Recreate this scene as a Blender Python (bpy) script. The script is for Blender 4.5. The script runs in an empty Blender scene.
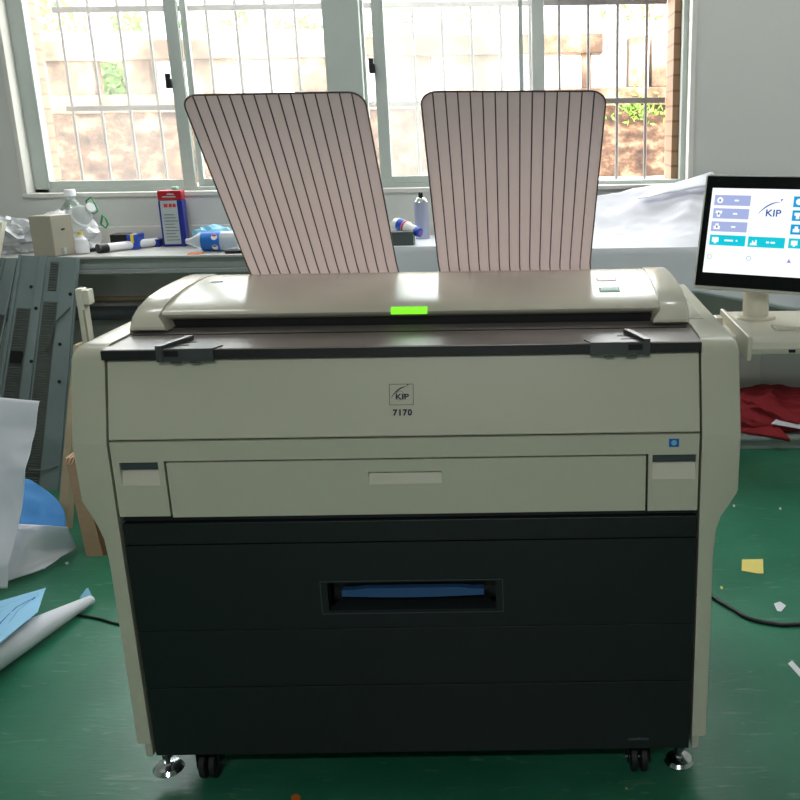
import bpy, bmesh, math, random
from mathutils import Vector, Matrix, noise
PI = math.pi; R = math.radians
scene = bpy.context.scene
col = scene.collection
# ------------------------------------------------------------------ camera model (for laying things out at their real distance)
F_PX, CX, CY, PITCH, ROLL, H = 950.0, 542.0, 400.0, R(16.1), R(0.85), 1.5
fw = Vector((0, math.cos(PITCH), -math.sin(PITCH)))
r0 = Vector((1, 0, 0)); u0 = r0.cross(fw)
rt = r0*math.cos(ROLL) - u0*math.sin(ROLL); up = u0*math.cos(ROLL) + r0*math.sin(ROLL)
CAM = Vector((0, 0, H))
def ray(a, b): return fw + rt*((a-CX)/F_PX) - up*((b-CY)/F_PX)
def AY(a, b, y): d = ray(a, b); return CAM + d*(y/d.y)
def AZ(a, b, z): d = ray(a, b); return CAM + d*((z-H)/d.z)
# ------------------------------------------------------------------ materials
def lin(c): return tuple((x/12.92 if x <= .04045 else ((x+.055)/1.055)**2.4) for x in [v/255 for v in c])
def mat(name, rgb, rough=.5, metal=0, var=.0, vscale=6, bump=0, bscale=40, spec=.5, coat=0, emit=None, estr=0, trans=0, alpha=1):
    m = bpy.data.materials.new(name); m.use_nodes = True
    nt = m.node_tree; b = nt.nodes['Principled BSDF']
    c = lin(rgb)
    b.inputs['Base Color'].default_value = (*c, 1); b.inputs['Roughness'].default_value = rough
    b.inputs['Metallic'].default_value = metal; b.inputs['Specular IOR Level'].default_value = spec
    b.inputs['Coat Weight'].default_value = coat; b.inputs['Transmission Weight'].default_value = trans
    tc = nt.nodes.new('ShaderNodeTexCoord')
    if var:
        n = nt.nodes.new('ShaderNodeTexNoise'); n.inputs['Scale'].default_value = vscale; n.inputs['Detail'].default_value = 5
        nt.links.new(tc.outputs['Object'], n.inputs['Vector'])
        mx = nt.nodes.new('ShaderNodeMix'); mx.data_type = 'RGBA'
        mx.inputs[6].default_value = (*[x*(1-var) for x in c], 1); mx.inputs[7].default_value = (*[min(1, x*(1+var)) for x in c], 1)
        nt.links.new(n.outputs['Fac'], mx.inputs[0]); nt.links.new(mx.outputs[2], b.inputs['Base Color'])
    if bump:
        n = nt.nodes.new('ShaderNodeTexNoise'); n.inputs['Scale'].default_value = bscale; n.inputs['Detail'].default_value = 4
        nt.links.new(tc.outputs['Object'], n.inputs['Vector'])
        bp = nt.nodes.new('ShaderNodeBump'); bp.inputs['Strength'].default_value = bump; bp.inputs['Distance'].default_value = .01
        nt.links.new(n.outputs['Fac'], bp.inputs['Height']); nt.links.new(bp.outputs['Normal'], b.inputs['Normal'])
    if emit:
        b.inputs['Emission Color'].default_value = (*lin(emit), 1); b.inputs['Emission Strength'].default_value = estr
    return m
def ramp_mat(name, stops, scale, rough, detail=8, bump=.3, coords='Object', stretch=(1,1,1)):
    m = bpy.data.materials.new(name); m.use_nodes = True
    nt = m.node_tree; b = nt.nodes['Principled BSDF']; b.inputs['Roughness'].default_value = rough
    tc = nt.nodes.new('ShaderNodeTexCoord'); mp = nt.nodes.new('ShaderNodeMapping'); mp.inputs['Scale'].default_value = stretch
    n = nt.nodes.new('ShaderNodeTexNoise'); n.inputs['Scale'].default_value = scale; n.inputs['Detail'].default_value = detail; n.inputs['Roughness'].default_value = .65
    cr = nt.nodes.new('ShaderNodeValToRGB')
    while len(cr.color_ramp.elements) < len(stops): cr.color_ramp.elements.new(.5)
    for e, (p, c) in zip(cr.color_ramp.elements, stops): e.position = p; e.color = (*lin(c), 1)
    L = nt.links.new
    L(tc.outputs[coords], mp.inputs[0]); L(mp.outputs[0], n.inputs['Vector']); L(n.outputs['Fac'], cr.inputs[0]); L(cr.outputs[0], b.inputs['Base Color'])
    if bump:
        bp = nt.nodes.new('ShaderNodeBump'); bp.inputs['Strength'].default_value = bump; bp.inputs['Distance'].default_value = .02
        L(n.outputs['Fac'], bp.inputs['Height']); L(bp.outputs[0], b.inputs['Normal'])
    return m
def brick_mat(name, c1, c2, mortar, w, h, rot=None, msize=.02):
    m = bpy.data.materials.new(name); m.use_nodes = True
    nt = m.node_tree; b = nt.nodes['Principled BSDF']; b.inputs['Roughness'].default_value = .6
    tc = nt.nodes.new('ShaderNodeTexCoord'); mp = nt.nodes.new('ShaderNodeMapping')
    if rot: mp.inputs['Rotation'].default_value = rot
    br = nt.nodes.new('ShaderNodeTexBrick'); br.inputs['Scale'].default_value = 1
    br.inputs['Brick Width'].default_value = w; br.inputs['Row Height'].default_value = h; br.inputs['Mortar Size'].default_value = msize
    br.inputs['Color1'].default_value = (*lin(c1), 1); br.inputs['Color2'].default_value = (*lin(c2), 1); br.inputs['Mortar'].default_value = (*lin(mortar), 1)
    L = nt.links.new; L(tc.outputs['Object'], mp.inputs[0]); L(mp.outputs[0], br.inputs['Vector']); L(br.outputs['Color'], b.inputs['Base Color'])
    return m
def glass_mat(name, haze, tint=(.97, .985, .98)):
    # thin dusty window pane: mostly see-through, the dust scatters the daylight
    m = bpy.data.materials.new(name); m.use_nodes = True
    nt = m.node_tree; nt.nodes.clear(); N = nt.nodes.new; L = nt.links.new
    out = N('ShaderNodeOutputMaterial'); t = N('ShaderNodeBsdfTransparent'); t.inputs[0].default_value = (*tint, 1)
    tr = N('ShaderNodeBsdfTranslucent'); tr.inputs[0].default_value = (.9, .88, .85, 1)
    gl = N('ShaderNodeBsdfGlossy'); gl.inputs['Roughness'].default_value = .05
    n = N('ShaderNodeTexNoise'); n.inputs['Scale'].default_value = 2.5; n.inputs['Detail'].default_value = 6
    tc = N('ShaderNodeTexCoord'); L(tc.outputs['Object'], n.inputs['Vector'])
    mr = N('ShaderNodeMapRange'); mr.inputs['To Min'].default_value = haze*.6; mr.inputs['To Max'].default_value = haze*1.4
    L(n.outputs['Fac'], mr.inputs[0])
    m1 = N('ShaderNodeMixShader'); L(mr.outputs[0], m1.inputs[0]); L(t.outputs[0], m1.inputs[1]); L(tr.outputs[0], m1.inputs[2])
    m2 = N('ShaderNodeMixShader'); m2.inputs[0].default_value = .05; L(m1.outputs[0], m2.inputs[1]); L(gl.outputs[0], m2.inputs[2])
    L(m2.outputs[0], out.inputs[0])
    return m
M = {}
M['cream'] = mat('cream_plastic', (214, 211, 190), .28, var=.02, vscale=3, bump=.03, bscale=600)
M['cream_gloss'] = mat('cream_gloss', (222, 217, 198), .2, var=.01, vscale=3)
M['cream_dark'] = mat('cream_recess', (196, 194, 176), .45)
M['cream_light'] = mat('beige_plastic', (226, 220, 202), .35)
M['slate'] = mat('slate_plastic', (70, 78, 82), .5)
M['black'] = mat('black_plastic', (26, 31, 32), .42, var=.05, vscale=4, bump=.05, bscale=500)
M['deep'] = mat('deep_black', (10, 11, 12), .6)
M['lid'] = mat('lid_plastic', (138, 128, 124), .3, var=.06, vscale=8, bump=.02, bscale=300)
M['lid_edge'] = mat('lid_edge', (38, 38, 39), .4)
M['guide'] = mat('guide_plastic', (80, 82, 82), .32)
M['handle_blue'] = mat('blue_handle', (52, 92, 140), .4)
M['rubber'] = mat('rubber', (24, 24, 25), .6)
M['chrome'] = mat('chrome', (200, 205, 205), .15, 1)
M['steel'] = mat('steel', (120, 120, 120), .35, 1)
M['tray'] = mat('tray_plastic', (228, 217, 214), .45, var=.03, vscale=4)
def add_translucent(m, f, c):
    nt = m.node_tree; out = nt.nodes['Material Output']; b = nt.nodes['Principled BSDF']
    t = nt.nodes.new('ShaderNodeBsdfTranslucent'); t.inputs[0].default_value = (*lin(c), 1); x = nt.nodes.new('ShaderNodeMixShader'); x.inputs[0].default_value = f
    nt.links.new(b.outputs[0], x.inputs[1]); nt.links.new(t.outputs[0], x.inputs[2]); nt.links.new(x.outputs[0], out.inputs[0])
add_translucent(M['tray'], .62, (234, 222, 221))
M['rod'] = mat('rod_wire', (88, 72, 72), .4, .2)
M['green_led'] = mat('green_led', (120, 220, 20), .3, emit=(120, 240, 10), estr=1.0)
M['btn_red'] = mat('btn_red', (150, 60, 58), .35); M['btn_green'] = mat('btn_green', (60, 130, 100), .35)
M['btn_face'] = mat('btn_face', (205, 200, 185), .3)
M['print_dark'] = mat('print_dark', (34, 42, 62), .5); M['print_grey'] = mat('print_grey', (110, 112, 105), .5)
M['wall'] = mat('wall_paint', (205, 206, 200), .75, var=.05, vscale=1.5, bump=.06, bscale=60)
M['wall_white'] = mat('wall_white', (214, 212, 204), .7, var=.05, vscale=3, bump=.05, bscale=80)
M['ceil'] = mat('ceiling_paint', (225, 225, 220), .9)
M['alu'] = mat('painted_aluminium', (184, 192, 186), .42, .05, var=.08, vscale=5)
M['alu_light'] = mat('pale_sash', (200, 204, 198), .45, .1)
M['grille'] = mat('grille_steel', (132, 128, 126), .5, .2, var=.15, vscale=10)
M['latch'] = mat('latch_black', (20, 18, 18), .4)
M['glass'] = glass_mat('dusty_glass', .055)
M['bench'] = mat('bench_laminate', (150, 156, 152), .35, var=.06, vscale=4)
M['bench_top'] = mat('bench_top', (188, 186, 180), .35, var=.08, vscale=6)
M['paper'] = mat('white_paper', (246, 246, 252), .75, var=.02, vscale=3)
add_translucent(M['paper'], .2, (232, 232, 240))
M['paper_blue'] = mat('blue_paper', (150, 206, 240), .7, var=.06, vscale=5)
M['paper_deep'] = mat('deep_blue_paper', (60, 132, 196), .7, var=.12, vscale=8)
M['ink'] = mat('blue_ink', (28, 60, 160), .6); M['ink_soft'] = mat('soft_ink', (90, 120, 160), .6)
M['cardboard'] = mat('cardboard', (140, 108, 78), .85, var=.1, vscale=12)
M['card_edge'] = mat('card_edge', (186, 152, 120), .85, var=.15, vscale=40)
M['tanboard'] = mat('tan_board', (176, 160, 132), .7, var=.06, vscale=5)
M['galv'] = mat('galvanised', (132, 146, 146), .42, .25, var=.16, vscale=6)
M['galv_dark'] = mat('louvre_zone', (98, 104, 98), .5, .2, var=.2, vscale=30)
M['beige_steel'] = mat('beige_steel', (172, 166, 148), .5, var=.05, vscale=5)
M['cable'] = mat('cable', (18, 18, 18), .45)
M['red'] = mat('red_cloth', (150, 34, 42), .85, var=.15, vscale=20, bump=.2, bscale=200)
M['yellow'] = mat('yellow_note', (232, 214, 120), .8)
M['orange'] = mat('orange_bit', (214, 110, 40), .7)
M['tan_bit'] = mat('tan_bit', (190, 170, 120), .8)
M['pipe'] = mat('pipe_grey', (112, 118, 122), .4, .2, var=.1, vscale=10)
M['dark_clutter'] = mat('dark_clutter', (62, 64, 64), .7)
M['can_blue'] = mat('can_blue', (30, 44, 140), .3, .3); M['can_red'] = mat('can_red', (176, 30, 42), .3, .2)
M['can_label'] = mat('can_label', (168, 178, 178), .5, var=.06, vscale=40)
M['can_grey'] = mat('can_grey', (164, 172, 194), .3, .3)
M['white_pl'] = mat('white_plastic', (236, 236, 238), .3); M['blue_pl'] = mat('blue_plastic', (40, 80, 190), .35)
M['green_pl'] = mat('green_plastic', (20, 140, 76), .35); M['mint'] = mat('mint_cap', (150, 205, 180), .4)
M['yellow_pl'] = mat('yellow_plastic', (236, 206, 60), .4)
M['label_blue'] = mat('label_blue', (20, 110, 200), .35); M['label_red'] = mat('label_red', (210, 40, 50), .4)
M['sky_pl'] = mat('sky_film', (140, 205, 232), .35); M['dark_grey'] = mat('dark_grey_box', (82, 92, 90), .5)
M['clear'] = mat('clear_plastic', (235, 240, 238), .12, trans=.75, spec=.5)
M['water'] = mat('bottle_water', (150, 170, 175), .1, trans=.6)
M['film'] = mat('plastic_film', (225, 228, 230), .25, trans=.5)
M['monitor'] = mat('monitor_white', (214, 214, 206), .35); M['bezel'] = mat('bezel_black', (16, 16, 18), .18)
def screen_mat(name, rgb, s=1.0): return mat(name, (12, 12, 12), .3, emit=rgb, estr=s)
SS = 1.0
M['scr'] = screen_mat('screen_white', (246, 250, 255), SS*1.05); M['scr_lav'] = screen_mat('tile_lavender', (164, 176, 220), SS)
M['scr_cyan'] = screen_mat('tile_cyan', (10, 196, 214), SS); M['scr_blue'] = screen_mat('tile_blue', (14, 156, 214), SS)
M['scr_logo'] = screen_mat('logo_blue', (44, 86, 168), SS); M['scr_grey'] = screen_mat('icon_grey', (120, 130, 150), SS)
M['scr_teal'] = screen_mat('icon_teal', (90, 180, 170), SS); M['scr_vio'] = screen_mat('icon_violet', (140, 140, 205), SS)
M['retain'] = ramp_mat('weathered_concrete', [(.36, (46, 33, 26)), (.5, (86, 63, 48)), (.64, (142, 114, 92))], 5.0, .9, stretch=(1, 1, 1.6))
M['beam'] = ramp_mat('stained_concrete', [(.38, (82, 62, 48)), (.5, (122, 98, 78)), (.62, (176, 156, 138))], 2.6, .9)
M['ledge_out'] = mat('pale_cement', (226, 218, 206), .8, var=.1, vscale=3)
M['tile_out'] = brick_mat('tan_wall_tile', (158, 122, 92), (142, 108, 80), (120, 88, 60), .072, .5, rot=(R(90), 0, R(90)), msize=.006)
M['bld'] = mat('pale_render', (236, 234, 228), .8, var=.05, vscale=1); M['bld_dark'] = mat('window_dark', (96, 100, 112), .3)
M['bld_grey'] = mat('grey_column', (170, 174, 182), .7)
M['leaf'] = ramp_mat('leaves', [(.35, (60, 110, 36)), (.6, (130, 170, 70))], 6, .6, bump=0)
M['trunk'] = mat('bark', (96, 76, 56), .9)
M['added_lamp_body'] = mat('added_lamp_body', (235, 235, 235), .4)
M['added_lamp_tube'] = mat('added_lamp_tube', (240, 240, 240), .4, emit=(236, 244, 255), estr=4)
def floor_mat():
    m = bpy.data.materials.new('green_epoxy'); m.use_nodes = True
    nt = m.node_tree; b = nt.nodes['Principled BSDF']; N = nt.nodes.new; L = nt.links.new
    tc = N('ShaderNodeTexCoord')
    n = N('ShaderNodeTexNoise'); n.inputs['Scale'].default_value = 1.6; n.inputs['Detail'].default_value = 8; n.inputs['Roughness'].default_value = .6
    L(tc.outputs['Object'], n.inputs['Vector'])
    cr = N('ShaderNodeValToRGB'); e = cr.color_ramp.elements
    e[0].position = .3; e[0].color = (*lin((22, 98, 70)), 1); e[1].position = .72; e[1].color = (*lin((62, 134, 104)), 1)
    L(n.outputs['Fac'], cr.inputs[0])
    # pale scuffs
    n2 = N('ShaderNodeTexNoise'); n2.inputs['Scale'].default_value = 9; n2.inputs['Detail'].default_value = 10; n2.inputs['Distortion'].default_value = 1.4
    mp = N('ShaderNodeMapping'); mp.inputs['Rotation'].default_value = (0, 0, .7); mp.inputs['Scale'].default_value = (1, 5, 1)
    L(tc.outputs['Object'], mp.inputs[0]); L(mp.outputs[0], n2.inputs['Vector'])
    c2 = N('ShaderNodeValToRGB'); c2.color_ramp.elements[0].position = .62; c2.color_ramp.elements[1].position = .78
    L(n2.outputs['Fac'], c2.inputs[0])
    mul = N('ShaderNodeMath'); mul.operation = 'MULTIPLY'; mul.inputs[1].default_value = .5; L(c2.outputs[0], mul.inputs[0])
    mx = N('ShaderNodeMix'); mx.data_type = 'RGBA'; mx.inputs[7].default_value = (*lin((150, 176, 158)), 1)
    L(mul.outputs[0], mx.inputs[0]); L(cr.outputs[0], mx.inputs[6]); L(mx.outputs[2], b.inputs['Base Color'])
    mr = N('ShaderNodeMapRange'); mr.inputs['To Min'].default_value = .24; mr.inputs['To Max'].default_value = .42
    L(n.outputs['Fac'], mr.inputs[0]); L(mr.outputs[0], b.inputs['Roughness'])
    bp = N('ShaderNodeBump'); bp.inputs['Strength'].default_value = .08; bp.inputs['Distance'].default_value = .01
    L(n2.outputs['Fac'], bp.inputs['Height']); L(bp.outputs[0], b.inputs['Normal'])
    return m
M['floor'] = floor_mat()
# ------------------------------------------------------------------ builders
def root_loc(p):
    while p is not None and p.parent is not None: p = p.parent
    return Vector(p.location) if p is not None else Vector((0, 0, 0))
class MB:
    def __init__(s): s.bm = bmesh.new()
    def box(s, x0, x1, y0, y1, z0, z1):
        g = bmesh.ops.create_cube(s.bm, size=1)['verts']
        for v in g: v.co = Vector(((x0+x1)/2+v.co.x*(x1-x0), (y0+y1)/2+v.co.y*(y1-y0), (z0+z1)/2+v.co.z*(z1-z0)))
        return s
    def hexa(s, pts):   # 8 points: bottom 4 ccw, top 4 ccw
        v = [s.bm.verts.new(p) for p in pts]
        for f in ((0, 3, 2, 1), (4, 5, 6, 7), (0, 1, 5, 4), (1, 2, 6, 5), (2, 3, 7, 6), (3, 0, 4, 7)): s.bm.faces.new([v[i] for i in f])
        return s
    def loft(s, rings, cap=True, closed=True):
        rows = [[s.bm.verts.new(p) for p in ring] for ring in rings]
        n = len(rows[0])
        for a, b in zip(rows, rows[1:]):
            for i in range(n if closed else n-1):
                j = (i+1) % n; s.bm.faces.new((a[i], a[j], b[j], b[i]))
        if cap: s.bm.faces.new(rows[0][::-1]); s.bm.faces.new(rows[-1])
        return s
    def prism(s, poly, axis, a, b):  # polygon in the other two axes
        def P(p, t):
            if axis == 'x': return (t, p[0], p[1])
            if axis == 'y': return (p[0], t, p[1])
            return (p[0], p[1], t)
        return s.loft([[P(p, a) for p in poly], [P(p, b) for p in poly]])
    def tube(s, pts, r, n=8, cap=True):
        pts = [Vector(p) for p in pts]; rings = []
        rr = r if isinstance(r, (list, tuple)) else [r]*len(pts)
        prev = None
        for i, p in enumerate(pts):
            t = (pts[min(i+1, len(pts)-1)]-pts[max(i-1, 0)]).normalized()
            a = Vector((0, 0, 1)) if abs(t.z) < .9 else Vector((1, 0, 0))
            if prev is None: u = t.cross(a).normalized()
            else: u = (prev - t*prev.dot(t)).normalized()
            prev = u; w = t.cross(u)
            rings.append([p+(u*math.cos(2*PI*k/n)+w*math.sin(2*PI*k/n))*rr[i] for k in range(n)])
        return s.loft(rings, cap)
    def lathe(s, prof, c=(0, 0, 0), n=24, Mx=None):
        c = Vector(c); rings = []
        for r, z in prof:
            ring = []
            for k in range(n):
                p = Vector((max(r, 1e-4)*math.cos(2*PI*k/n), max(r, 1e-4)*math.sin(2*PI*k/n), z))
                if Mx: p = Mx @ p
                ring.append(p+c)
            rings.append(ring)
        return s.loft(rings)
    def build(s, name, m, parent=None, loc=None, smooth=True, bev=0, seg=2, solid=0, sub=0):
        L0 = root_loc(parent) if parent is not None else Vector(loc if loc is not None else (0, 0, 0))
        bmesh.ops.recalc_face_normals(s.bm, faces=s.bm.faces[:])
        for v in s.bm.verts: v.co -= L0
        me = bpy.data.meshes.new(name); s.bm.to_mesh(me); s.bm.free()
        o = bpy.data.objects.new(name, me); col.objects.link(o)
        me.materials.append(m)
        if parent is not None: o.parent = parent
        else: o.location = L0
        if bev:
            b = o.modifiers.new('bevel', 'BEVEL'); b.width = bev; b.segments = seg; b.limit_method = 'ANGLE'; b.angle_limit = R(35)
        if sub:
            b = o.modifiers.new('sub', 'SUBSURF'); b.levels = b.render_levels = sub
        if solid:
            b = o.modifiers.new('solid', 'SOLIDIFY'); b.thickness = solid; b.offset = 0
        if smooth:
            me.polygons.foreach_set('use_smooth', [True]*len(me.polygons))
            me.set_sharp_from_angle(angle=R(38))
        return o
def B(*a): return MB().box(*a)
def thing(name, loc, label, cat, group=None):
    o = bpy.data.objects.new(name, None); col.objects.link(o); o.location = loc; o.empty_display_size = .05
    return tag(o, label, cat, group)
def tag(o, label, cat=None, group=None, kind=None):
    if label: o['label'] = label
    if cat: o['category'] = cat
    if group: o['group'] = group
    if kind: o['kind'] = kind
    return o
def struct(o, label=None):
    o['kind'] = 'structure'
    if label: o['label'] = label
    return o
def text_mesh(body, size, name, m, parent, Mx, depth=.0008, offset=0.0, shear=0, spacing=1, xs=1):
    cu = bpy.data.curves.new('t', 'FONT'); cu.body = body; cu.size = size; cu.extrude = depth; cu.offset = offset
    cu.align_x = 'CENTER'; cu.align_y = 'CENTER'; cu.shear = shear; cu.space_character = spacing
    ob = bpy.data.objects.new('t', cu); col.objects.link(ob)
    bpy.context.view_layer.update()
    me = bpy.data.meshes.new_from_object(ob.evaluated_get(bpy.context.evaluated_depsgraph_get()))
    col.objects.unlink(ob); bpy.data.objects.remove(ob)
    L0 = root_loc(parent)
    for v in me.vertices: v.co = Mx @ Vector((v.co.x*xs, v.co.y, v.co.z)) - L0
    me.materials.clear(); me.materials.append(m)
    o = bpy.data.objects.new(name, me); col.objects.link(o); o.parent = parent
    return o
def fbm(x, y, s, seed=0): return noise.fractal(Vector((x*s+seed*7.3, y*s-seed*3.1, seed*1.7)), .8, 2.2, 4)
def ridge(x, y, s, seed=0): return 1-abs(noise.noise(Vector((x*s+seed*5.1, y*s+seed*2.7, seed*.9))))*2
def crumple(x, y, s, seed=0): return ridge(x, y, s, seed)*.6+ridge(x+.3, y, s*2.1, seed+1)*.3
def sheet_fn(c00, c10, c11, c01, amp, s, seed, bulge=0, nrm=None):
    c00, c10, c11, c01 = map(Vector, (c00, c10, c11, c01))
    n = nrm or (c10-c00).cross(c01-c00).normalized()
    W = (c10-c00).length; Hh = (c01-c00).length
    def f(u, v):
        p = (c00*(1-u)+c10*u)*(1-v)+(c01*(1-u)+c11*u)*v
        e = min(1, 6*min(v+.05, 1-v+.05))
        return p+n*(amp*crumple(u*W, v*Hh, s, seed)*e+bulge*math.sin(PI*u)*math.sin(PI*v))
    return f
def surf(f, nu, nv):
    mb = MB(); g = [[mb.bm.verts.new(f(i/nu, j/nv)) for i in range(nu+1)] for j in range(nv+1)]
    for j in range(nv):
        for i in range(nu): mb.bm.faces.new((g[j][i], g[j][i+1], g[j+1][i+1], g[j+1][i]))
    return mb
def ribbon(f, pts, w, name, m, parent, off=.002):
    mb = MB(); P = []
    for i, (u, v) in enumerate(pts):
        a = pts[min(i+1, len(pts)-1)]; b = pts[max(i-1, 0)]
        d = Vector((a[0]-b[0], a[1]-b[1])).normalized(); q = Vector((-d.y, d.x))
        p0, p1 = f(u+q.x*w, v+q.y*w), f(u-q.x*w, v-q.y*w)
        P.append((mb.bm.verts.new(p0+Vector((0, -off*.3, off))), mb.bm.verts.new(p1+Vector((0, -off*.3, off)))))
    for a, b in zip(P, P[1:]): mb.bm.faces.new((a[0], a[1], b[1], b[0]))
    return mb.build(name, m, parent, smooth=False)
# ================================================================== THE ROOM
YW, YF = 4.75, 4.83           # inner face of the window wall, plane of the window frame
XL, XR, ZC, YB = -4.2, 2.9, 3.15, -9.0
struct(B(XL, XR, YB, YW+.3, -.1, 0).build('floor', M['floor'], smooth=False), 'green painted concrete floor with scuffs')
struct(B(XL, XR, YB, YW+.3, ZC, ZC+.15).build('ceiling', M['ceil'], smooth=False))
struct(B(XL-.15, XL, YB, YW+.3, 0, ZC).build('wall_left', M['wall'], smooth=False))
struct(B(XR, XR+.15, YB, YW+.3, 0, ZC).build('wall_right', M['wall'], smooth=False))
# unseen wall behind the camera; low opening sized for the daylight it lets in
mb = MB(); mb.box(XL-.15, -1.5, YB-.2, YB, 0, ZC); mb.box(-.3, XR+.15, YB-.2, YB, 0, ZC); mb.box(-1.5, -.3, YB-.2, YB, 1.0, ZC)
struct(mb.build('wall_rear', M['wall'], smooth=False))
WX0, WX1, WZ0, WZ1 = -2.50, .729, 1.215, 2.72
mb = MB()
mb.box(XL, WX0, YW, YF+.07, 0, ZC); mb.box(XL, -2.6, YF+.07, YW+.3, 0, ZC); mb.box(WX1, XR, YW, YW+.3, 0, ZC); mb.box(WX0, WX1, YW, YW+.3, 0, WZ0); mb.box(WX0, WX1, YW, YW+.3, WZ1, ZC)
struct(mb.build('wall_window', M['wall'], smooth=False), 'grey painted wall around the barred window')
# white plaster edging of the window opening, and the step line in the wall below the sill
mb = MB(); mb.box(WX0-.02, WX1+.02, YW-.012, YF-.02, WZ0-.018, WZ0+.002)
mb.box(WX0-.02, WX0+.004, YW-.008, YF-.02, WZ0, WZ1); mb.box(WX1-.004, WX1+.02, YW-.012, YF+.05, WZ0, WZ1)
struct(mb.build('trim_1', M['wall_white'], smooth=False, bev=.003), 'white plaster edge of the window opening')
mb = MB(); mb.box(WX0-.3, WX1+.4, YW-.022, YW, 0, 1.056)
struct(mb.build('trim_2', M['wall_white'], smooth=False, bev=.006), 'white dado below the window with a step line')
mb = MB(); mb.box(-2.66, -2.525, YF+.071, YW+.42, WZ0-.1, WZ1)
mb.box(.665, WX1+.03, YF+.07, YW+.42, WZ0-.1, WZ1)
struct(mb.build('trim_3', M['tile_out'], smooth=False), 'tan tiled outer reveal of the window')
# ---- the window
def ux(u, v=0, y=YF): return AY(u, v, y).x
win = thing('window_1', (-.9, YF, WZ0), 'grey aluminium sliding window in four panes', 'window'); del win['category']; win['kind'] = 'structure'
zr = WZ0+.055
x_a0, x_a1 = ux(162), ux(177); x_p0, x_p1 = ux(321), ux(358); x_b0, x_b1 = ux(370), ux(382); x_c0, x_c1 = ux(531), ux(544)
x_s0, x_s1 = ux(508, 0, YF+.05), ux(518, 0, YF+.05)
mb = MB()
mb.box(WX0, ux(20), YF, YF+.07, WZ0, WZ1); mb.box(WX1-.03, WX1, YF, YF+.07, WZ0, WZ1)
mb.box(WX0, WX1, YF, YF+.07, WZ0, WZ0+.02); mb.box(WX0, WX1, YF, YF+.07, WZ1-.05, WZ1)
mb.build('window_frame', M['alu'], win, bev=.003, smooth=False)
B(x_p0, x_p1, YF-.012, YF+.075, WZ0, WZ1).build('centre_post', M['alu'], win, bev=.004, smooth=False)
def sash(x0, x1, y, wl, wr, m, nm='sash', zb=.055):
    mb = MB(); mb.box(x0, x0+wl, y, y+.028, WZ0+.02, WZ1-.05); mb.box(x1-wr, x1, y, y+.028, WZ0+.02, WZ1-.05)
    mb.box(x0+wl, x1-wr, y, y+.028, WZ0+.02, WZ0+zb); mb.box(x0+wl, x1-wr, y, y+.028, WZ1-.1, WZ1-.05)
    s = mb.build(nm, m, win, bev=.003, smooth=False)
    B(x0+wl, x1-wr, y+.011, y+.015, WZ0+zb, WZ1-.1).build('pane', M['glass'], s, smooth=False)
    return s
sash(ux(20), x_a1-.01, YF+.002, .004, x_a1-x_a0-.01, M['alu'])
sash(x_a1-.008, x_p0, YF+.036, .03, .004, M['alu'])
s3 = sash(x_b0, x_s1+.02, YF+.002, x_b1-x_b0, .02, M['alu'])
sash(x_p1, x_c1, YF+.036, .012, x_c1-x_c0, M['alu_light'], zb=.03)
for u, v in ((168.5, 80), (371.5, 65)):
    p = AY(u, v, YF)
    mb = MB(); mb.box(p.x-.012, p.x+.012, YF-.012, YF+.002, p.z-.035, p.z+.03); mb.box(p.x-.006, p.x+.02, YF-.03, YF-.01, p.z-.04, p.z+.005)
    mb.build('latch', M['latch'], win, bev=.003)
# ---- security grille outside the window
YG = 5.16
gr = thing('window_grille', (-.9, YG, WZ0), 'steel security bars standing outside the window', 'security grille')
zl = AY(100, 108.5, YG).z; zu = AY(100, 9.5, YG).z
sp = .1485; xs0 = AY(57, 0, YG).x
k = 0; x = xs0
while x < .69:
    MB().tube([(x, YG, 1.14), (x, YG, 2.9)], .0085, 8).build('bar', M['grille'], gr); x += sp
for z in (zl, zu, 2.78): B(-2.44, .66, YG-.012, YG+.012, z-.014, z+.014).build('rail', M['grille'], gr, bev=.002, smooth=False)
# ---- outside
struct(B(-9, 7, YW+.3, 8.4, 1.0, 1.07).build('trim_4', M['ledge_out'], smooth=False), 'sunlit pale cement strip outside the window')
YR = 8.4
struct(B(-9, 7, YR, YR+.5, .9, 1.66).build('trim_5', M['retain'], smooth=False), 'weathered brown retaining wall across the yard')
par = thing('concrete_balustrade', (-1.5, YR+.1, 1.66), 'stained concrete balustrade with openings on top of the brown wall', 'balustrade')
yb0, yb1 = YR-.04, YR+.3
B(-9, 7, yb0, yb1, 1.655, 1.80).build('lower_beam', M['beam'], par, bev=.01, smooth=False)
zt0, zt1 = AY(200, 59, YR).z, AY(200, 39, YR).z
B(-9, .55, yb0, yb1, zt0, zt1).build('upper_beam', M['beam'], par, bev=.01, smooth=False)
for u0_, u1_ in ((46, 92), (124, 149), (188, 232), (292, 330), (405, 430), (455, 500), (582, 592)):
    a, b = AY(u0_, 75, YR).x, AY(u1_, 75, YR).x
    B(a, b, YR+.02, YR+.2, 1.80, zt0).build('panel', M['beam'], par, bev=.008, smooth=False)
for u0_, u1_ in ((608, 620), (629, 648), (652, 690)):
    a, b = AY(u0_, 60, YR).x, AY(u1_, 60, YR).x
    B(a, b, YR-.02, YR+.25, 1.80, AY(640, 36 if u0_ > 620 else -40, YR).z).build('pillar', M['beam'] if u0_ > 620 else M['bld_grey'], par, bev=.008, smooth=False)
struct(B(-14, 12, YR+.5, 30, .9, 1.6).build('trim_6', M['ledge_out'], smooth=False), 'pale ground beyond the balustrade')
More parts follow.
